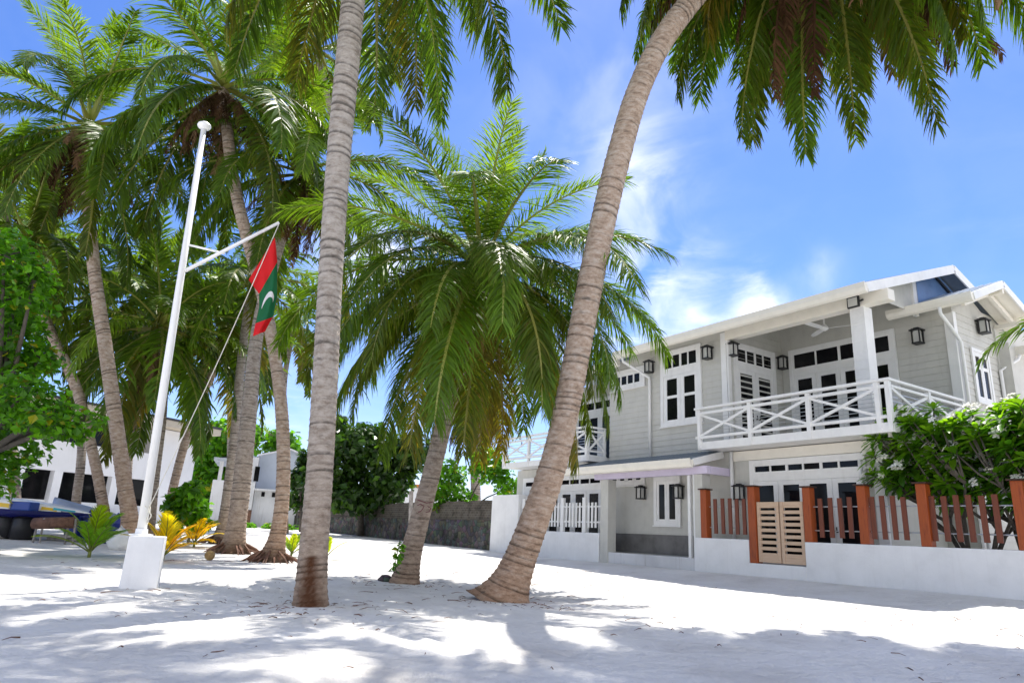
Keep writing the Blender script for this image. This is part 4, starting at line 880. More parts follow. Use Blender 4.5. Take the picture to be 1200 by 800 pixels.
# the leaning palm, its crown hanging over the top right
palm('leaning thick-trunked coconut palm whose crown hangs over the house roof',
     trunk_path([(588, 703, 44), (604, 668, 37), (622, 620, 34.5), (640, 570, 33), (655, 520, 31.5), (668, 460, 30.5), (681, 390, 30), (696, 310, 29), (711, 240, 28), (726, 180, 27.5), (747, 110, 27), (778, 45, 27), (828, -22, 26), (890, -106, 25), (955, -158, 24)], toward=.5), 23, nf=74, L=4.9, nl=120, leaf=1.1, lw=.030, segs=4, bark='bark_warm', dead=20, deadL=4.5, flare=1.75, seg=40, emin=-50, tilt=(0.99, .35), roots=False,
     extra=[(i*2.4+.3, rad(2-(i*9) % 38), 4.1+.2*(i % 4), rad(52+(i*13) % 26), 1.5+.1*(i % 6), .40+.06*(i % 7), .25*((i % 3)-1)) for i in range(26)])
# medium palm in the middle with the full round crown
mid = palm('bushy low coconut palm with full crown in front of the house',
     trunk_path([(474, 683, 28), (481, 650, 24), (490, 615, 22), (499, 580, 21), (508, 545, 20), (522, 490, 19), (540, 420, 18), (556, 350, 17), (563, 322, 16)], toward=.2), 37, nf=48, L=4.05, nl=130, leaf=1.0, lw=.024, segs=4, bark='bark', nuts=9, flare=1.4, emin=-48, emax=84, hang=(.15, 2.1), up=.80,
     extra=[(i*2.4+.7, rad(4-(i*7) % 34), 3.6+.25*(i % 4), rad(58+(i*11) % 22), 1.7+.1*(i % 5), .42+.05*(i % 7), .2*((i % 3)-1)) for i in range(20)])
def scribble():
    p0 = on_ground(474, 683); D0 = p0@NH; B = MB()
    for pts in ([(489, 585), (494, 587), (500, 589), (507, 588)], [(489, 592), (493, 590), (497, 593), (494, 598), (490, 600)], [(501, 593), (505, 595), (503, 599), (499, 600)]):
        B.tube([ray(a, b_)*(D0-.42)/(ray(a, b_)@NH) for a, b_ in pts], .007, 6)
    B.build('paint_mark', M['maroon'], mid, smooth=True)
# the pair of trunks behind the flag
palm('curved brown coconut palm with root mound, right-hand of the twin trunks behind the flag',
     trunk_path([(318, 658, 21), (326, 625, 17), (331, 580, 15.5), (332, 530, 15), (329, 470, 14.5), (321, 410, 14), (309, 350, 14), (294, 295, 13.5), (281, 245, 13), (272, 200, 13), (266, 150, 13), (262, 105, 12)]), 41, nf=30, L=4.4, nl=104, leaf=1.0, lw=.038, bark='bark_warm', dead=30, deadL=1.9, roots=True, flare=2.2, emin=-45)
palm('straight grey coconut palm with cut ring at its foot, left of the curved brown one',
     trunk_path([(273, 648, 25), (277, 620, 21), (282, 580, 19.5), (287, 530, 18.5), (293, 470, 17), (300, 400, 15), (312, 340, 14), (330, 275, 13), (352, 205, 12)]), 47, nf=28, L=4.4, nl=104, leaf=1.0, lw=.038, bark='bark', dead=30, deadL=2.3, roots=True, flare=1.7, emin=-45)
palm('slim grey coconut palm half hidden behind the grey trunk beside it',
     trunk_path([(258, 637, 15), (263, 605, 12), (269, 560, 11), (275, 510, 10.5), (280, 450, 10), (288, 380, 9), (296, 330, 8.5)]), 53, nf=22, L=3.6, nl=48, leaf=.85, lw=.06, bark='bark', roots=True, flare=1.9, emin=-40)
# left group
palm('tall coconut palm with drooping crown and orange dead fronds at left',
     trunk_path([(152, 612, 19), (147, 575, 17), (141, 530, 16), (131, 460, 15), (121, 390, 14.5), (111, 320, 14), (105, 260, 14), (103, 200, 13), (104, 150, 12)], depth=17.5), 61, nf=30, L=4.6, nl=104, leaf=1.0, lw=.038, bark='bark_warm', dead=24, deadL=2.3, emin=-50)
palm('crooked coconut palm bending left out of the boat yard',
     trunk_path([(126, 625, 14), (122, 600, 12), (114, 555, 11), (104, 510, 11), (93, 465, 11.5), (79, 430, 11.5), (62, 395, 11), (50, 365, 11), (40, 330, 10), (30, 285, 10)], depth=19.5), 67, nf=26, L=4.2, nl=56, leaf=.9, lw=.06, bark='bark_warm', dead=8, emin=-45)
palm('thin dark coconut palm rising behind the boat',
     trunk_path([(87, 620, 11), (90, 580, 10), (95, 540, 9.5), (97, 480, 8.5), (95, 430, 8), (97, 390, 7.5), (104, 350, 7)], depth=23), 71, nf=22, L=3.8, nl=46, leaf=.85, lw=.065, bark='bark', emin=-45)
palm('dark broad-crowned coconut palm between the flagpole and white building',
     trunk_path([(174, 640, 12), (178, 600, 10), (183, 550, 9.5), (190, 490, 9), (192, 430, 9), (188, 385, 8.5)], depth=21), 73, nf=34, L=4.3, nl=56, leaf=.95, lw=.065, bark='bark', emin=-55, dead=5)
palm('leaning coconut palm just right of the flagpole foot',
     trunk_path([(192, 625, 10), (201, 580, 9.5), (215, 525, 9.5), (232, 475, 9), (252, 430, 8.5), (262, 395, 8)], depth=24), 79, nf=26, L=4.0, nl=48, leaf=.9, lw=.07, bark='bark_warm', emin=-45)
palm('stout coconut palm directly behind the trunk at the flagpole foot',
     trunk_path([(149, 625, 13), (148, 590, 11), (150, 540, 10), (158, 460, 9), (172, 380, 8.5), (178, 330, 8)], depth=25), 83, nf=28, L=4.3, nl=48, leaf=.95, lw=.07, bark='bark', emin=-45)
palm('pale distant coconut palm with upright crown between the flag and pole',
     trunk_path([(265, 612, 8), (270, 520, 7), (266, 430, 6.5), (250, 340, 6)], depth=33), 89, nf=28, L=4.6, nl=44, leaf=1.0, lw=.09, segs=3, emin=-45)
palm('distant coconut palm showing between the flag and the straight trunk',
     trunk_path([(334, 612, 7), (332, 520, 6.5), (334, 440, 6), (346, 380, 5.5)], depth=36), 97, nf=26, L=4.2, nl=42, leaf=1.0, lw=.09, emin=-45)
palm('tall coconut palm at the left edge, its crown cut by the frame',
     trunk_path([(20, 615, 12), (14, 520, 11), (8, 420, 10.5), (4, 320, 10), (6, 230, 9.5)], depth=24), 101, nf=28, L=4.4, nl=50, leaf=.95, lw=.065, emin=-48, dead=8)
palm('tall coconut palm with yellowish crown high above the flag',
     trunk_path([(370, 618, 8), (376, 500, 7.5), (384, 380, 7), (392, 250, 7), (388, 140, 6.5), (372, 60, 6)], depth=25), 107, nf=28, L=4.4, nl=52, leaf=.95, lw=.065, emin=-42)
palm('coconut palm behind the stone wall with brown skirt of dead fronds',
     trunk_path([(558, 640, 13), (558, 600, 12), (557, 560, 11.5), (557, 510, 11), (560, 450, 11)], depth=37), 109, nf=22, L=3.6, nl=44, leaf=.85, lw=.07, dead=34, deadL=4.2, emin=-40)
palm('tiny faraway coconut palm above the far house roof',
     trunk_path([(318, 600, 3.5), (318, 560, 3.2), (319, 525, 3)], depth=62), 113, nf=18, L=3.4, nl=30, leaf=.9, lw=.11)
_c = ray(1388, 390); _c = _c*(17.0/_c[1])
right_palm = np.array([(_c[0]+.5, 17.2, -.75, .2), (_c[0]+.35, 17.1, 1.5, .17), (_c[0]+.2, 17.0, 3.6, .16), (*_c, .15)])
palm('coconut palm at the right edge with fronds reaching over the roof corner',
     right_palm, 127, nf=30, L=3.3, nl=80, leaf=.95, lw=.05, emin=-40)

# ------------------------------------------------------------------ broadleaf trees and shrubs
def leaf_cloud(clumps, n, size, seed, aspect=.6, shade=None, up=.5):
    """n separate folded leaves spread through ellipsoid clumps (cx,cy,cz,rx,ry,rz,weight)"""
    rs = np.random.RandomState(seed); C = np.array(clumps, float); w = C[:, 6]/C[:, 6].sum(); k = rs.choice(len(C), n, p=w)
    q = rs.normal(0, 1, (n, 3)); q /= np.linalg.norm(q, axis=1)[:, None]; rr = rs.uniform(.30, 1, n)**.55
    P = C[k, :3] + q*C[k, 3:6]*rr[:, None]*(1+rs.normal(0, .10, n))[:, None]
    nrm = q*.6 + rs.normal(0, .55, (n, 3)) + np.array([0, 0, up]); nrm /= np.linalg.norm(nrm, axis=1)[:, None]
    a = np.cross(nrm, rs.normal(0, 1, (n, 3))); a /= np.linalg.norm(a, axis=1)[:, None]; a[:, 2] -= .25; a /= np.linalg.norm(a, axis=1)[:, None]; b = np.cross(nrm, a); b /= np.linalg.norm(b, axis=1)[:, None]
    s = size*rs.uniform(.6, 1.25, n)[:, None]; fold = nrm*s*.12
    V = np.stack([P, P+a*s*.45+b*s*aspect*.5+fold, P+a*s*.5, P+a*s*.45-b*s*aspect*.5+fold, P+a*s*.98+b*s*.04-fold*.4, P+a*s*.98-b*s*.04-fold*.4], 1).reshape(-1, 3)
    o = (np.arange(n)*6)[:, None, None]; Q = (o+np.array([[0, 2, 4, 1], [0, 3, 5, 2]])[None]).reshape(-1, 4)
    Q = (o+np.array([[0, 2, 4, 1], [0, 3, 5, 2]])[None]).reshape(-1, 4)
    t = np.zeros((n, 6, 3)); t[..., 0] = np.clip(rs.beta(2, 2.2, n)+.12*rs.normal(0, 1, n)+np.where(rs.uniform(0, 1, n) < .015, 1, 0), 0, 1)[:, None]; t[..., 1] = rs.uniform(0, 1, n)[:, None]
    return V, Q, t.reshape(-1, 3)
def tree(name, label, cat, base, clumps, n, size, seed, mat='broad', aspect=.6, r0=.12, group=None, up=.5):
    base = np.array(base, float); t = thing(name, label, cat, base, group); B = MB(); rs = random.Random(seed)
    C = np.array(clumps, float); top = C[:, :3].mean(0); trunk_top = base + (top-base)*.55
    B.tube([base-np.array([0, 0, .1]), base*.5+trunk_top*.5+np.array([rs.uniform(-.08, .08), rs.uniform(-.08, .08), 0]), trunk_top], [r0, r0*.8, r0*.62], 9)
    for c in C:
        e = c[:3]; m_ = (trunk_top+e)/2 + np.array([rs.uniform(-.1, .1), rs.uniform(-.1, .1), .12]); B.tube([trunk_top-np.array([0, 0, .05]), m_, e], [r0*.5, r0*.33, r0*.14], 6)
        for j in range(5):
            q = e + np.array([rs.uniform(-1, 1)*c[3], rs.uniform(-1, 1)*c[4], rs.uniform(-.6, 1)*c[5]])*.75; B.tube([e, (e+q)/2+np.array([0, 0, .05]), q], [r0*.15, r0*.1, r0*.04], 5)
    B.build('trunk', M['branch'], t, smooth=True)
    V, Q, T = leaf_cloud(clumps, n, size, seed, aspect, up=up); fast_mesh('foliage', V, Q, M[mat], None, T, parent=t)
    return t
def px_clumps(lst, depth, jit, seed):
    """clumps given in picture coordinates (x, y, rx, ry px) at about one distance -> world ellipsoids with depth of their own"""
    rs = random.Random(seed); out = []
    for (x, y, rx, ry) in lst:
        D = depth+rs.uniform(-jit, jit); p = ray(x, y)*D; k = D/F; out.append((*p, rx*k, rx*k, ry*k, rx*ry))
    return out
cl = px_clumps([(5, 300, 42, 36), (18, 350, 44, 40), (40, 330, 22, 26), (8, 405, 48, 42), (45, 420, 24, 24), (25, 465, 46, 34), (58, 490, 36, 26), (12, 520, 46, 38), (100, 492, 22, 14), (92, 510, 12, 10), (-30, 380, 60, 90), (-40, 470, 60, 70), (-20, 560, 40, 40)], 13.5, 1.0, 3)
p = ray(-70, 640)*13.5; tree('broadleaf_tree', 'bright green broadleaf tree leaning in from the left edge', 'tree', (p[0], p[1], float(g(p[0], p[1]))), cl, 7500, .17, 5, 'broad', .75, .16, up=.9)
cl = px_clumps([(212, 590, 14, 16), (228, 598, 16, 15), (222, 578, 13, 12), (205, 605, 11, 12), (236, 612, 10, 9)], 20, .5, 8)
p = on_ground(220, 636); tree('shrub', 'round-leaved green shrub beside the flagpole', 'shrub', p, cl, 900, .26, 6, 'broad', .85, .05)
cl = px_clumps([(262, 520, 30, 30), (250, 560, 26, 30), (285, 510, 22, 22), (245, 590, 20, 22), (268, 580, 18, 24), (330, 520, 20, 18), (240, 540, 14, 20)], 58, 2, 9)
p = ray(258, 608)*58; tree('broadleaf_tree', 'green tree standing behind the small pale house', 'tree', (p[0], p[1], float(g(p[0], p[1]))), cl, 5200, .62, 7, 'broad', .7, .3)
cl = px_clumps([(400, 545, 30, 28), (430, 520, 34, 26), (455, 560, 34, 26), (405, 580, 26, 18), (440, 590, 40, 12), (380, 530, 18, 20), (395, 500, 14, 14), (365, 560, 12, 14), (480, 530, 26, 24)], 38, 1.5, 10)
p = ray(425, 612)*39; tree('broadleaf_tree', 'dark broadleaf tree overhanging the stone wall', 'tree', (p[0], p[1], -.5), cl, 4600, .46, 8, 'dark_broad', .75, .22)
cl = px_clumps([(525, 560, 22, 22), (545, 585, 16, 12), (515, 585, 16, 12), (575, 545, 26, 22), (600, 570, 20, 12)], 33, 1.0, 12)
p = ray(535, 612)*33; tree('shrub', 'leafy green shrub behind the right end of the stone wall', 'shrub', (p[0], p[1], -.6), cl, 2200, .30, 9, 'broad', .6, .1)
cl = px_clumps([(352, 560, 14, 14), (348, 585, 12, 12), (358, 540, 10, 12)], 40, .6, 13)
p = ray(354, 612)*40; tree('shrub', 'dark shrub growing over the stone outhouse', 'shrub', (p[0], p[1], -.5), cl, 900, .38, 10, 'dark_broad', .7, .1)
cl = px_clumps([(112, 480, 40, 44), (60, 560, 40, 30), (150, 470, 30, 40), (190, 500, 26, 34)], 44, 1.0, 14)
p = ray(120, 606)*50
def weeds():
    rs = np.random.RandomState(4); o, rt, bk = frame_at(318, 618, 43.5); zz = float(g(o[0], o[1])); P = []
    V, Q, T = leaf_cloud([(*(o+rt*a)[:2], zz+.12, 1.0, .35, .22, 1) for a in (-2.6, -1.4, -.2, 1.0, 2.1)], 1100, .28, 44, .4, up=1.2)
    w = fast_mesh('weeds', V, Q, M['broad'], None, T); w['kind'] = 'stuff'; tag(w, 'low green weeds along the foot of the far house', 'weeds')
weeds()

# frangipani behind the fence: forked grey limbs, leaf rosettes, white blossom
def frangipani(label, base, tips, seed):
    t = thing('frangipani_tree', label, 'tree', base, 'frangipani trees behind the fence'); rs = random.Random(seed); base = np.array(base, float)
    B = MB(); LV, LQ, LT = [], [], []; off = 0; FL = MB(); nodes = []
    for k in range(5):
        a = rs.uniform(0, 6.28); e = base+np.array([math.cos(a)*.55, math.sin(a)*.35, rs.uniform(1.0, 1.5)]); nodes.append(e)
        B.tube([base-np.array([0, 0, .1]), base*.6+e*.4+np.array([rs.uniform(-.1, .1), rs.uniform(-.1, .1), -.05]), e], [.065, .055, .045], 8)
    subs = []
    for n_ in nodes:
        for k in range(4):
            e = n_+np.array([rs.uniform(-.7, .7), rs.uniform(-.5, .5), rs.uniform(.3, .7)]); subs.append(e); B.tube([n_, (n_+e)/2+np.array([0, 0, -.06]), e], [.042, .034, .028], 7)
    for tp in tips:
        tp = np.array(tp); s_ = min(subs, key=lambda q: np.linalg.norm(q-tp)+max(0, q[2]-tp[2])*2); m_ = (s_+tp)/2; m_[2] -= .08
        B.tube([s_, m_, tp], [.026, .022, .018], 6)
        ax = unit(tp-m_+np.array([0, 0, .25])); r1 = unit(np.cross(ax, [.3, .5, .8])); r2 = np.cross(ax, r1)
        nl = rs.randint(13, 18); tone = rs.uniform(0, .7)
        for i in range(nl):
            f = i/nl; a = i*2.4+rs.uniform(-.2, .2); out = r1*math.cos(a)+r2*math.sin(a); el = 1.15-1.35*(1-f) if False else (-.25+1.25*f); L_ = rs.uniform(.34, .48)*(1-.35*f*f)
            d = unit(out*math.cos(el)+ax*math.sin(el)); w_ = np.cross(d, ax); w_ = unit(w_) if np.linalg.norm(w_) > .05 else r1; nn = np.cross(w_, d); p0 = tp-ax*.06*(1-f); vs = []
            for (u, ww) in ((0, .06), (.25, .55), (.55, 1.), (.82, .75), (1., .08)):
                c = p0+d*L_*u - np.array([0, 0, 1])*L_*.22*u*u; hw = .050*ww*L_/.3
                vs += [c+w_*hw+nn*hw*.35, c, c-w_*hw+nn*hw*.35]
            LV += vs; o_ = off
            for k in range(4): LQ += [(o_+3*k, o_+3*k+1, o_+3*k+4, o_+3*k+3), (o_+3*k+1, o_+3*k+2, o_+3*k+5, o_+3*k+4)]
            tn = np.clip(tone*(1-f)+.15+rs.uniform(-.1, .15), 0, 1); LT += [(tn, rs.random(), 0)]*15; off += 15
        if rs.random() < .45:
            for j in range(rs.randint(4, 9)):
                c = tp+ax*rs.uniform(.14, .26)+r1*rs.uniform(-.14, .14)+r2*rs.uniform(-.14, .14)+np.array([0, 0, -.04]); fn = unit(ax+np.array([rs.uniform(-.8, .8), rs.uniform(-1.2, .2), rs.uniform(-.3, .5)])); a1 = unit(np.cross(fn, [.2, .7, .4])); a2 = np.cross(fn, a1)
                for q in range(5):
                    an = q*1.2566; dr = a1*math.cos(an)+a2*math.sin(an); sw = a1*math.cos(an+1.57)+a2*math.sin(an+1.57)
                    FL.add([c, c+dr*.048+sw*.036+fn*.012, c+dr*.10+sw*.006+fn*.005, c+dr*.07-sw*.03+fn*.015], [(0, 1, 2, 3)])
    B.build('limbs', M['branch'], t, smooth=True); fast_mesh('foliage', np.array(LV), np.array(LQ), M['frangi'], None, np.array(LT), parent=t, smooth=True); FL.build('blossom', M['petal'], t)
def tips_px(lst, Y, jit, seed):
    rs = random.Random(seed); out = []
    for (x, y) in lst:
        d = ray(x, y); yy = Y+rs.uniform(-jit, jit); out.append(d*yy/d[1])
    return out
rs = random.Random(15); L1 = []
def fill(x0, x1, top, bot, n):
    o = []
    while len(o) < n:
        x, y = rs.uniform(x0, x1), rs.uniform(470, 600)
        if top(x) < y < bot(x) and all(abs(x-a)+abs(y-b_) > 5.5 for a, b_ in o): o.append((x, y))
    return o
t1 = fill(1022, 1118, lambda x: 500-10*math.sin((x-1022)/96*3.14), lambda x: 578-abs(x-1075)*.40, 105)+[(1038, 488), (1048, 482), (1094, 478), (1070, 494), (1060, 486)]
t2 = fill(1105, 1175, lambda x: 500-6*math.sin((x-1105)/70*6), lambda x: 588, 70)+[(1140, 485), (1128, 492)]
t3 = fill(1168, 1260, lambda x: 482-8*math.sin((x-1168)/60*3.14), lambda x: 590, 84)+[(1187, 474), (1176, 480)]
frangipani('white-flowered frangipani nearest the balcony, behind the timber fence', (-7.35, 16.75, -.62), tips_px(t1, 16.5, .5, 2), 5)
frangipani('frangipani in the middle of the row behind the timber fence', (-6.35, 16.8, -.62), tips_px(t2, 16.7, .6, 3), 6)
frangipani('frangipani at the right edge, with thick grey fork above the fence', (-5.35, 16.8, -.62), tips_px(t3, 16.5, .5, 4), 8)

# young coconut seedlings
def seedling(label, px, py, h, n, tone, seed, spread=1.0):
    b = on_ground(px, py); s = thing('palm_seedling', label, 'palm seedling', b, 'young palms in the sand'); rs = random.Random(seed); LV, LQ, LT = [], [], []; off = 0; st = MB()
    b = b+np.array([0, 0, -.02]); st.tube([b, b+np.array([0, 0, h*.18])], [.035, .03], 8)
    for i in range(n):
        a = i*2.4+rs.uniform(-.4, .4); f = i/n; el = rad(82-52*f*spread+rs.uniform(-6, 6)); L_ = h*rs.uniform(.8, 1.05); hd = np.array([math.cos(a), math.sin(a), 0]); sd_ = np.array([-math.sin(a), math.cos(a), 0]); p = b+np.array([0, 0, h*.12]); e = el; vs = []; N = 9; tn = np.clip(tone+rs.uniform(-.2, .2), 0, 1)
        pts = []; 
        for k in range(N+1):
            pts.append((p.copy(), e)); p = p+(hd*math.cos(e)+np.array([0, 0, 1])*math.sin(e))*L_/N; e -= rad(55*spread)/N*(k/N+.4)
        st.tube([q[0] for q in pts], [.012*(1-k/(N+2))+.003 for k in range(N+1)], 5)
        for k in range(2, N+1):         # split blades
            c, e_ = pts[k]; T = hd*math.cos(e_)+np.array([0, 0, 1])*math.sin(e_); Nn = np.cross(sd_, T)
            for sg in (-1, 1):
                for j in range(3):
                    cc = c - T*L_/N*j*.33; ll = L_*.42*math.sin(math.pi*min(1, (k-1-.33*j)/N*.75+.25))*rs.uniform(.8, 1.1); d = unit(T*.95+sd_*sg*rs.uniform(.4, .6)); q1 = cc+d*ll*.5; q2 = cc+d*ll-np.array([0, 0, ll*.12]); w_ = unit(np.cross(d, Nn))*.016
                    LV += [cc+w_*.7, cc-w_*.7, q1+w_, q1-w_, q2+w_*.1, q2-w_*.1]; LQ += [(off, off+1, off+3, off+2), (off+2, off+3, off+5, off+4)]; LT += [(tn, rs.random(), 0)]*4+[(tn, .5, .3)]*2; off += 6
    st.build('stem', M['rib'], s, smooth=True); fast_mesh('blades', np.array(LV), np.array(LQ), M['seedling'], None, np.array(LT), parent=s)
seedling('yellow young palm just right of the flagpole plinth', 190, 657, .95, 9, .72, 1, 1.0)
seedling('low golden young palm between the yellow palm and grey trunk', 227, 641, .95, 9, .85, 2, 1.25)
seedling('small lime-green young palm left of the straight trunk', 341, 652, .62, 7, .25, 3, .9)
seedling('small lime-yellow young palm right of the straight trunk', 382, 655, .62, 6, .4, 4, .9)
seedling('dark green bushy young palm left of the flagpole plinth', 104, 653, .98, 11, .0, 5, .95)
seedling('low dark green young palm against the foot of the far trunks', 205, 634, .55, 7, .1, 6, 1.1)
cl = px_clumps([(470, 640, 4, 5), (467, 648, 4, 5), (463, 658, 5, 5), (469, 653, 3, 4), (461, 667, 4, 4)], 11.85, .15, 30)
p = on_ground(466, 682)
def vine():
    t = thing('vine', 'small green vine climbing the foot of the bushy palm', 'plant', p); B = MB(); B.tube([p, ray(463, 660)*11.85, ray(469, 632)*11.85], .008, 6); B.build('stem', M['branch'], t)
    V, Q, T = leaf_cloud(cl, 38, .12, 31, .85); fast_mesh('foliage', V, Q, M['broad'], None, T, parent=t)
vine()
scribble()

# ------------------------------------------------------------------ flagpole and flag
def flagpole():
    b = on_ground(153, 690); yawv = unit((_r[0], _r[1], 0)); bkv = unit((_f[0], _f[1], 0))
    fp = thing('flagpole', 'white steel flagpole with gaff and lamp disc on white plinth', 'flagpole', b)
    D0 = b@NH; ry = unit((b[0], b[1], 0)); rx = np.array([ry[1], -ry[0], 0]); ang = -.10; rx, ry = rx*math.cos(ang)+ry*math.sin(ang), -rx*math.sin(ang)+ry*math.cos(ang)
    c = b + bkv*.22; hgt = (ray(160, 627)*(D0+.2)/(ray(160, 627)@NH))[2]-b[2]; w_ = .215
    B = MB(); vs = [c+rx*w_*i*s_+ry*w_*j*s_+np.array([0, 0, z]) for (z, s_) in ((-.25, 1.04), (hgt, .98)) for (i, j) in ((-1, -1), (1, -1), (1, 1), (-1, 1))]
    B.add(vs, [(0, 3, 2, 1), (4, 5, 6, 7), (0, 1, 5, 4), (1, 2, 6, 5), (2, 3, 7, 6), (3, 0, 4, 7)]); B.build('plinth', M['white_wall'], fp, bevel=.012)
    foot = c+np.array([0, 0, hgt]); D1 = foot@NH
    def at(x, y, dd=0): d = ray(x, y); return d*(D1+dd)/(d@NH)
    top = at(239, 150); bot = at(166, 622); bot[2] = foot[2]
    B = MB(); B.tube([bot, bot+(top-bot)*.45, top], [.062, .054, .040], 18); B.build('pole', M['pole_white'], fp, smooth=True)
    B = MB(); B.lathe(foot+(bot-foot)*1.0, [(.15, 0.002), (.15, .02), (.08, .03), (.075, .09)], 18); B.build('base_plate', M['pole_white'], fp)
    B = MB(); B.box(bot[0]-.11, bot[0]-.06, bot[1]-.03, bot[1]+.03, bot[2]+.03, bot[2]+.5); B.build('stay_bar', M['pole_white'], fp, bevel=.006)
    B = MB(); B.lathe(top, [(.03, -.04), (.09, 0), (.105, .03), (.095, .06), (.05, .07), (.045, .10), (.02, .11)], 20); o = B.build('top_lamp', M['white_plastic'], fp, smooth=True)
    g0 = at(217.5, 317, -.03); g1 = at(327, 261, -.15); s0 = at(221, 287, -.0); s1 = at(263, 297, -.07)
    B = MB(); B.tube([g0, g1], [.030, .024], 12); B.build('gaff', M['pole_white'], fp, smooth=True)
    B = MB(); B.tube([s0, s1], .016, 10); B.build('brace', M['pole_white'], fp, smooth=True)
    B = MB(); hb = at(174, 596, -.05); p0, p1 = g1+np.array([0, 0, -.03]), hb; N = 14; pts = []
    for i in range(N+1): t = i/N; q = p0*(1-t)+p1*t; q[2] -= .10*math.sin(math.pi*t); pts.append(q)
    B.tube(pts, .007, 6)
    rs = random.Random(3); k = [hb+np.array([rs.uniform(-.05, .05), rs.uniform(-.05, .05), rs.uniform(-.22, .08)]) for _ in range(9)]; B.tube([tuple(q) for q in crm(k, 4)], .008, 6); B.build('halyard', M['rope'], fp, smooth=True)
    # flag: hangs limp from the gaff end, hoist along the halyard
    NU, NV = 44, 40; V = []; UVs = []
    # it hangs limp: hoist along the rope, fly dropped below, top and bottom bands folded away behind
    LE = np.array([(290.5, 329), (303, 345), (303, 360), (299, 378), (296, 394)]); RE = np.array([(323, 277), (325.5, 305), (325.5, 345), (321, 370), (311, 388)])
    def P(u, v):
        k = np.linspace(0, 1, 5); a = np.array([np.interp(u, k, LE[:, 0]), np.interp(u, k, LE[:, 1])]); b_ = np.array([np.interp(u, k, RE[:, 0]), np.interp(u, k, RE[:, 1])])
        back = 0.0
        if v > 1: back = v-1; v = 2-v
        elif v < 0: back = -v; v = -v
        q = a*(1-v)+b_*v; return q[0], q[1], back
    for i in range(NU+1):
        for j in range(NV+1):
            u, vv = i/NU, -.45+1.9*j/NV; x, y, back = P(u, vv); dz = -.13 + .06*math.sin(vv*6.5+u*2.2)*(.4+.6*u) + .022*math.sin(vv*12+u*5) + .012*math.sin(u*19+vv*4) + (.05+.12*back if back else 0); V.append(at(x, y, dz)); UVs.append((u*.98, (j/NV)))
    me = bpy.data.meshes.new('flag'); fs = [(i*(NV+1)+j, (i+1)*(NV+1)+j, (i+1)*(NV+1)+j+1, i*(NV+1)+j+1) for i in range(NU) for j in range(NV)]
    o0 = np.array(V[NV]); me.from_pydata([tuple(np.array(q)-o0) for q in V], [], fs); uv = me.uv_layers.new(name='UVMap')
    for lp in me.loops: uv.data[lp.index].uv = UVs[lp.vertex_index]
    me.materials.append(M['flag']); me.polygons.foreach_set('use_smooth', [True]*len(me.polygons)); o = bpy.data.objects.new('flag', me); COL.objects.link(o); o.location = o0
    sm = o.modifiers.new('thickness', 'SOLIDIFY'); sm.thickness = .003
    tag(o, 'limp red flag with green panel and white crescent hanging from the gaff', 'flag')
flagpole()

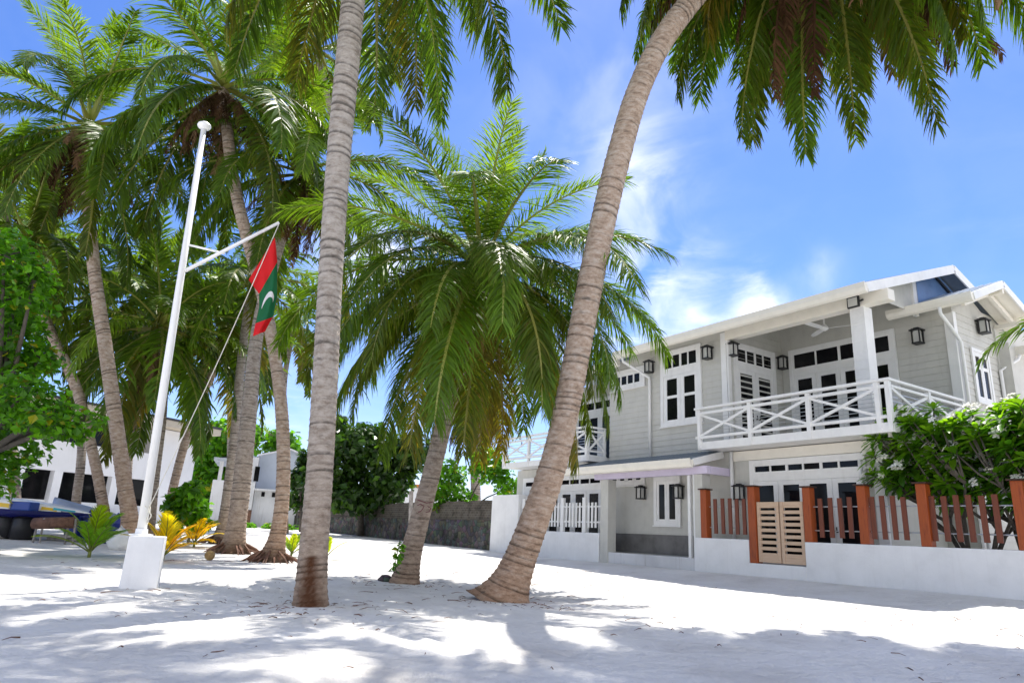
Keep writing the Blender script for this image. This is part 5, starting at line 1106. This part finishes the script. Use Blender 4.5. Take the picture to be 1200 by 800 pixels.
# ------------------------------------------------------------------ boat yard at the left
def yard():
    rt = unit((_r[0], _r[1], 0)); bk = unit((_f[0], _f[1], 0)); D = 17.5
    def at(px, py, dd=0): d = ray(px, py); return d*(D+dd)/(d@_f)
    # boat: bow to the right
    bow = at(84, 603); k = D/F
    keel = at(40, 612)[2]; deck = at(40, 596)[2]; Lb = 5.2
    bt = thing('boat', 'small blue-hulled boat with white and yellow deck on trestles', 'boat', (*(bow-rt*2.2)[:2], keel))
    def section(mb, prof, N=16, cap=True):
        vs = []; m_ = len(prof(0))
        for i in range(N+1):
            for q in prof(i/N): vs.append(q)
        fs = [(i*m_+j, i*m_+j+1, (i+1)*m_+j+1, (i+1)*m_+j) for i in range(N) for j in range(m_-1)]
        fs.append(tuple(range(m_)))
        mb.add(vs, fs)
    def hull(t):
        w_ = .78*(1-max(0, (t-.35)/.65)**2.2)+.01; c = bow-rt*Lb*(1-t)*1.0+bk*.8; zt = deck-.05*t; zb = keel+(zt-keel)*.9*max(0, (t-.45)/.55)**1.7
        return [c-bk*w_+np.array([0, 0, zt-c[2]]), c-bk*w_*.86+np.array([0, 0, (zt*.5+zb*.5)-c[2]]), c-bk*w_*.35+np.array([0, 0, zb-c[2]]), c+bk*w_*.35+np.array([0, 0, zb-c[2]]), c+bk*w_*.86+np.array([0, 0, (zt*.5+zb*.5)-c[2]]), c+bk*w_+np.array([0, 0, zt-c[2]])]
    B = MB(); section(B, hull); B.build('hull', M['boat_blue'], bt, smooth=True)
    def deckp(t):
        w_ = .80*(1-max(0, (t-.35)/.65)**2.2)+.012; c = bow-rt*Lb*(1-t)+bk*.8; cf = 1-.93*max(0, (t-.55)/.45)**1.5; z = deck-.05*t+.003
        return [c-bk*w_+np.array([0, 0, z-c[2]]), c-bk*w_*.95+np.array([0, 0, z+.21*cf-c[2]]), c-bk*w_*.7+np.array([0, 0, z+.29*cf-c[2]]), c+bk*w_*.7+np.array([0, 0, z+.29*cf-c[2]]), c+bk*w_*.95+np.array([0, 0, z+.21*cf-c[2]]), c+bk*w_+np.array([0, 0, z-c[2]])]
    B = MB(); section(B, deckp); B.build('deck', M['boat_white'], bt, smooth=True)
    for (x0, x1, m_, lo_, hi_) in ((-12, 10, 'boat_yellow', .1, .75), (36, 52, 'boat_yellow', .12, .85), (48, 70, 'boat_aqua', .3, .98), (56, 78, 'boat_blue', .02, .28)):
        B = MB(); vs = []
        for i in range(9):
            t = 1-(84-(x0+(x1-x0)*i/8))*k/Lb; p0, p1 = deckp(t)[0], deckp(t)[1]
            for q in (lo_+.12*math.sin(i*.5), hi_-.06*i/8): vs.append(p0*(1-q)+p1*q-bk*(.008+.004*(m_ == 'boat_aqua')))
        B.add(vs, [(2*i, 2*i+2, 2*i+3, 2*i+1) for i in range(8)]); B.build('stripe', M[m_], bt)
    B = MB(); c = at(24, 593, -.05); B.add([c+rt*a*.26+bk*(b_*.2+.16)+np.array([0, 0, z]) for z in (-.10, .12) for (a, b_) in ((-1, -1), (1, -1), (1, 1), (-1, 1))], [(0, 3, 2, 1), (4, 5, 6, 7), (0, 1, 5, 4), (1, 2, 6, 5), (2, 3, 7, 6), (3, 0, 4, 7)]); B.build('seat_box', M['blue_box'], bt, bevel=.03)
    B = MB(); B.tube([at(11, 596, -.1), at(17, 567, -.1)], .02, 8); B.build('pole', M['grey_timber'], bt)
    # trestle under the bow
    tr = thing('trestle', 'timber trestle with thick log under the boat bow', 'trestle', (*at(65, 640)[:2], float(g(*at(65, 640)[:2]))))
    B = MB(); B.tube([at(40, 613, -.3), at(88, 612, -.3)], .14, 12); B.build('log', M['timber'], tr, smooth=True)
    for (a, b_) in (((52, 607), (46, 637)), ((44, 614), (38, 636)), ((80, 616), (75, 640)), ((89, 608), (84, 642))):
        q = at(*b_, -.35); q[2] = float(g(q[0], q[1]))-.02; B = MB(); B.tube([at(*a, -.35), q], .025, 8); B.build('leg', M['grey_timber'], tr)
    # upturned grey dinghy and blue tarpaulin
    c = at(104, 606, 2.2); zg = float(g(c[0], c[1])); dg = MB()
    for i in range(13):
        t = i/12; w_ = .5*math.sin(math.pi*(.12+.88*(1-t)))**.7 if t < 1 else .02
        for j in range(9): a = math.pi*j/8; dg.v.append(tuple(c+rt*(-1.1+2.0*t)-bk*w_*math.cos(a)+np.array([0, 0, -c[2]+zg+.55+.55*max(.05, 1-t*.75)*math.sin(a)]))); dg.t.append((0, 0, 0))
    for i in range(12):
        for j in range(8): dg.f.append((i*9+j, i*9+j+1, (i+1)*9+j+1, (i+1)*9+j)); dg.m.append(0)
    o = dg.build('upturned_dinghy', M['boat_grey'], None, smooth=True, origin=(c[0], c[1], zg)); s_ = o.modifiers.new('thick', 'SOLIDIFY'); s_.thickness = .03; tag(o, 'upturned grey-blue dinghy behind the trestle', 'boat')
    B = MB(); c = at(108, 604, 1.2); zg = float(g(c[0], c[1]))
    for i, (a, z, r_) in enumerate(((-.35, .35, .42), (.1, .45, .40), (.5, .3, .36), (.85, .45, .34), (1.1, .2, .3))): B.blob(c+rt*a+np.array([0, 0, -c[2]+zg+z]), (r_, r_*.8, r_*.95), 14, i, .22)
    tag(B.build('tarpaulin', M['blue_tarp'], None, origin=(c[0], c[1], zg)), 'crumpled dark blue tarpaulin heaped behind the trestle', 'tarpaulin')
    # planks and stored timber under the boat
    for i, (x0, x1, y) in enumerate(((-8, 14, 634), (4, 34, 639), (48, 84, 633), (55, 96, 636), (22, 60, 641))):
        a, b_ = at(x0, y, .1+.2*i), at(x1, y-1, .5+.1*i); za = float(g(a[0], a[1]))+.05+.04*(i % 3); a[2] = b_[2] = za; B = MB(); B.bar(a, b_, .16, .07)
        tag(B.build('plank', M['grey_timber'], None, origin=tuple(a), bevel=.008), ('grey plank lying at the left edge under the boat', 'grey plank lying under the boat hull', 'grey plank lying behind the trestle legs', 'grey plank lying across the trestle foot', 'grey plank lying nearest on the sand under the boat')[i], 'plank', 'planks under the boat')
    for i, (px, py, r_) in enumerate(((4, 622, .33), (26, 624, .30))):
        c = at(px, py, .5); zg = float(g(c[0], c[1])); B = MB(); B.lathe((c[0], c[1], zg), [(r_*.8, 0), (r_, .06), (r_*.95, .5), (r_*.7, .62), (r_*.68, .6)], 18); tag(B.build('barrel', M['black'], None, smooth=True, origin=(c[0], c[1], zg)), ('dark barrel standing at the left edge under the boat', 'dark barrel standing under the middle of the boat')[i], 'barrel', 'barrels under the boat')
    # white sack beside the plinth
    c = on_ground(137, 644); B = MB(); n = 18; m_ = 12; rs = random.Random(8)
    for i in range(m_+1):
        th = i/m_
        r_ = .23*(math.sin(math.pi*min(1, th*.9+.16))**.6)*(1-.55*max(0, th-.72)/.28)
        for k in range(n): a = 2*math.pi*k/n; q = r_*(1+.12*math.sin(5*a+th*7)+.09*math.sin(9*a-th*11)+rs.uniform(-.07, .07)); B.v.append((c[0]+q*math.cos(a), c[1]+q*math.sin(a), c[2]-.02++.56*th+.03*math.sin(7*a+th*9)+.02*math.sin(4*a))); B.t.append((0, 0, 0))
    for i in range(m_):
        for k in range(n): B.f.append((i*n+k, i*n+(k+1) % n, (i+1)*n+(k+1) % n, (i+1)*n+k)); B.m.append(0)
    B.f.append(tuple(m_*n+k for k in range(n))); B.m.append(0)
    tag(B.build('sack', M['white_plastic'], None, smooth=True, origin=tuple(c)), 'bulging white plastic sack behind the flagpole plinth', 'sack')
yard()
def small_items():
    c = on_ground(245, 656); B = MB(); B.blob(c+np.array([0, 0, .10]), (.13, .11, .11), 14, 4, .04); tag(B.build('coconut', M['husk'], None, smooth=True, origin=tuple(c)), 'fallen brown coconut lying beside the grey palm foot', 'coconut')
    a = on_ground(480, 668); b_ = ray(482, 575)*(a@_f+.35); B = MB(); B.bar(a-np.array([0, 0, .1]), b_, .10, .035); tag(B.build('timber_stake', M['grey_timber'], None, origin=tuple(a)), 'upright weathered board standing behind the bushy palm trunk', 'stake')
    c = on_ground(451, 681); B = MB(); B.blob(c+np.array([0, 0, .04]), (.17, .12, .08), 12, 2, .15); tag(B.build('rock', M['stone'], None, smooth=True, origin=tuple(c)), 'small grey rock at the foot of the bushy palm', 'rock')
    # leaf litter: husk fibres, twigs and fallen leaflets
    rs = random.Random(21); B = MB()
    spots = []
    for _ in range(560):
        r_ = rs.random()
        if r_ < .18: c = on0[0]; q = (c[0]+rs.gauss(0, .55), c[1]+rs.gauss(0, .55))
        elif r_ < .30: c = on0[1]; q = (c[0]+rs.gauss(0, .5), c[1]+rs.gauss(0, .5))
        elif r_ < .40: c = on0[2]; q = (c[0]+rs.gauss(0, .5), c[1]+rs.gauss(0, .5))
        else: q = (rs.uniform(-17, -2.5), rs.uniform(0, 13))
        spots.append(q)
    for (x, y) in spots:
        a = rs.uniform(0, 6.28); L_ = rs.choice((.04, .05, .07, .1, .14, .24)); z = float(g(x, y))+.008; w_ = rs.uniform(.002, .006); d = np.array([math.cos(a), math.sin(a), rs.uniform(-.05, .12)]); p0 = np.array([x, y, z]); pm = p0+d*L_*.5+np.array([-d[1], d[0], 0])*L_*rs.uniform(-.12, .12)+np.array([0, 0, .01]); p1 = p0+d*L_
        B.tube([p0, pm, p1], [w_, w_*.8, w_*.3], 4)
    o = B.build('leaf_litter', M['timber'], None); o['kind'] = 'stuff'; tag(o, 'twigs and fallen palm fibres scattered over the white sand', 'leaf litter')
on0 = [on_ground(364, 713), on_ground(590, 706), on_ground(475, 685)]
small_items()
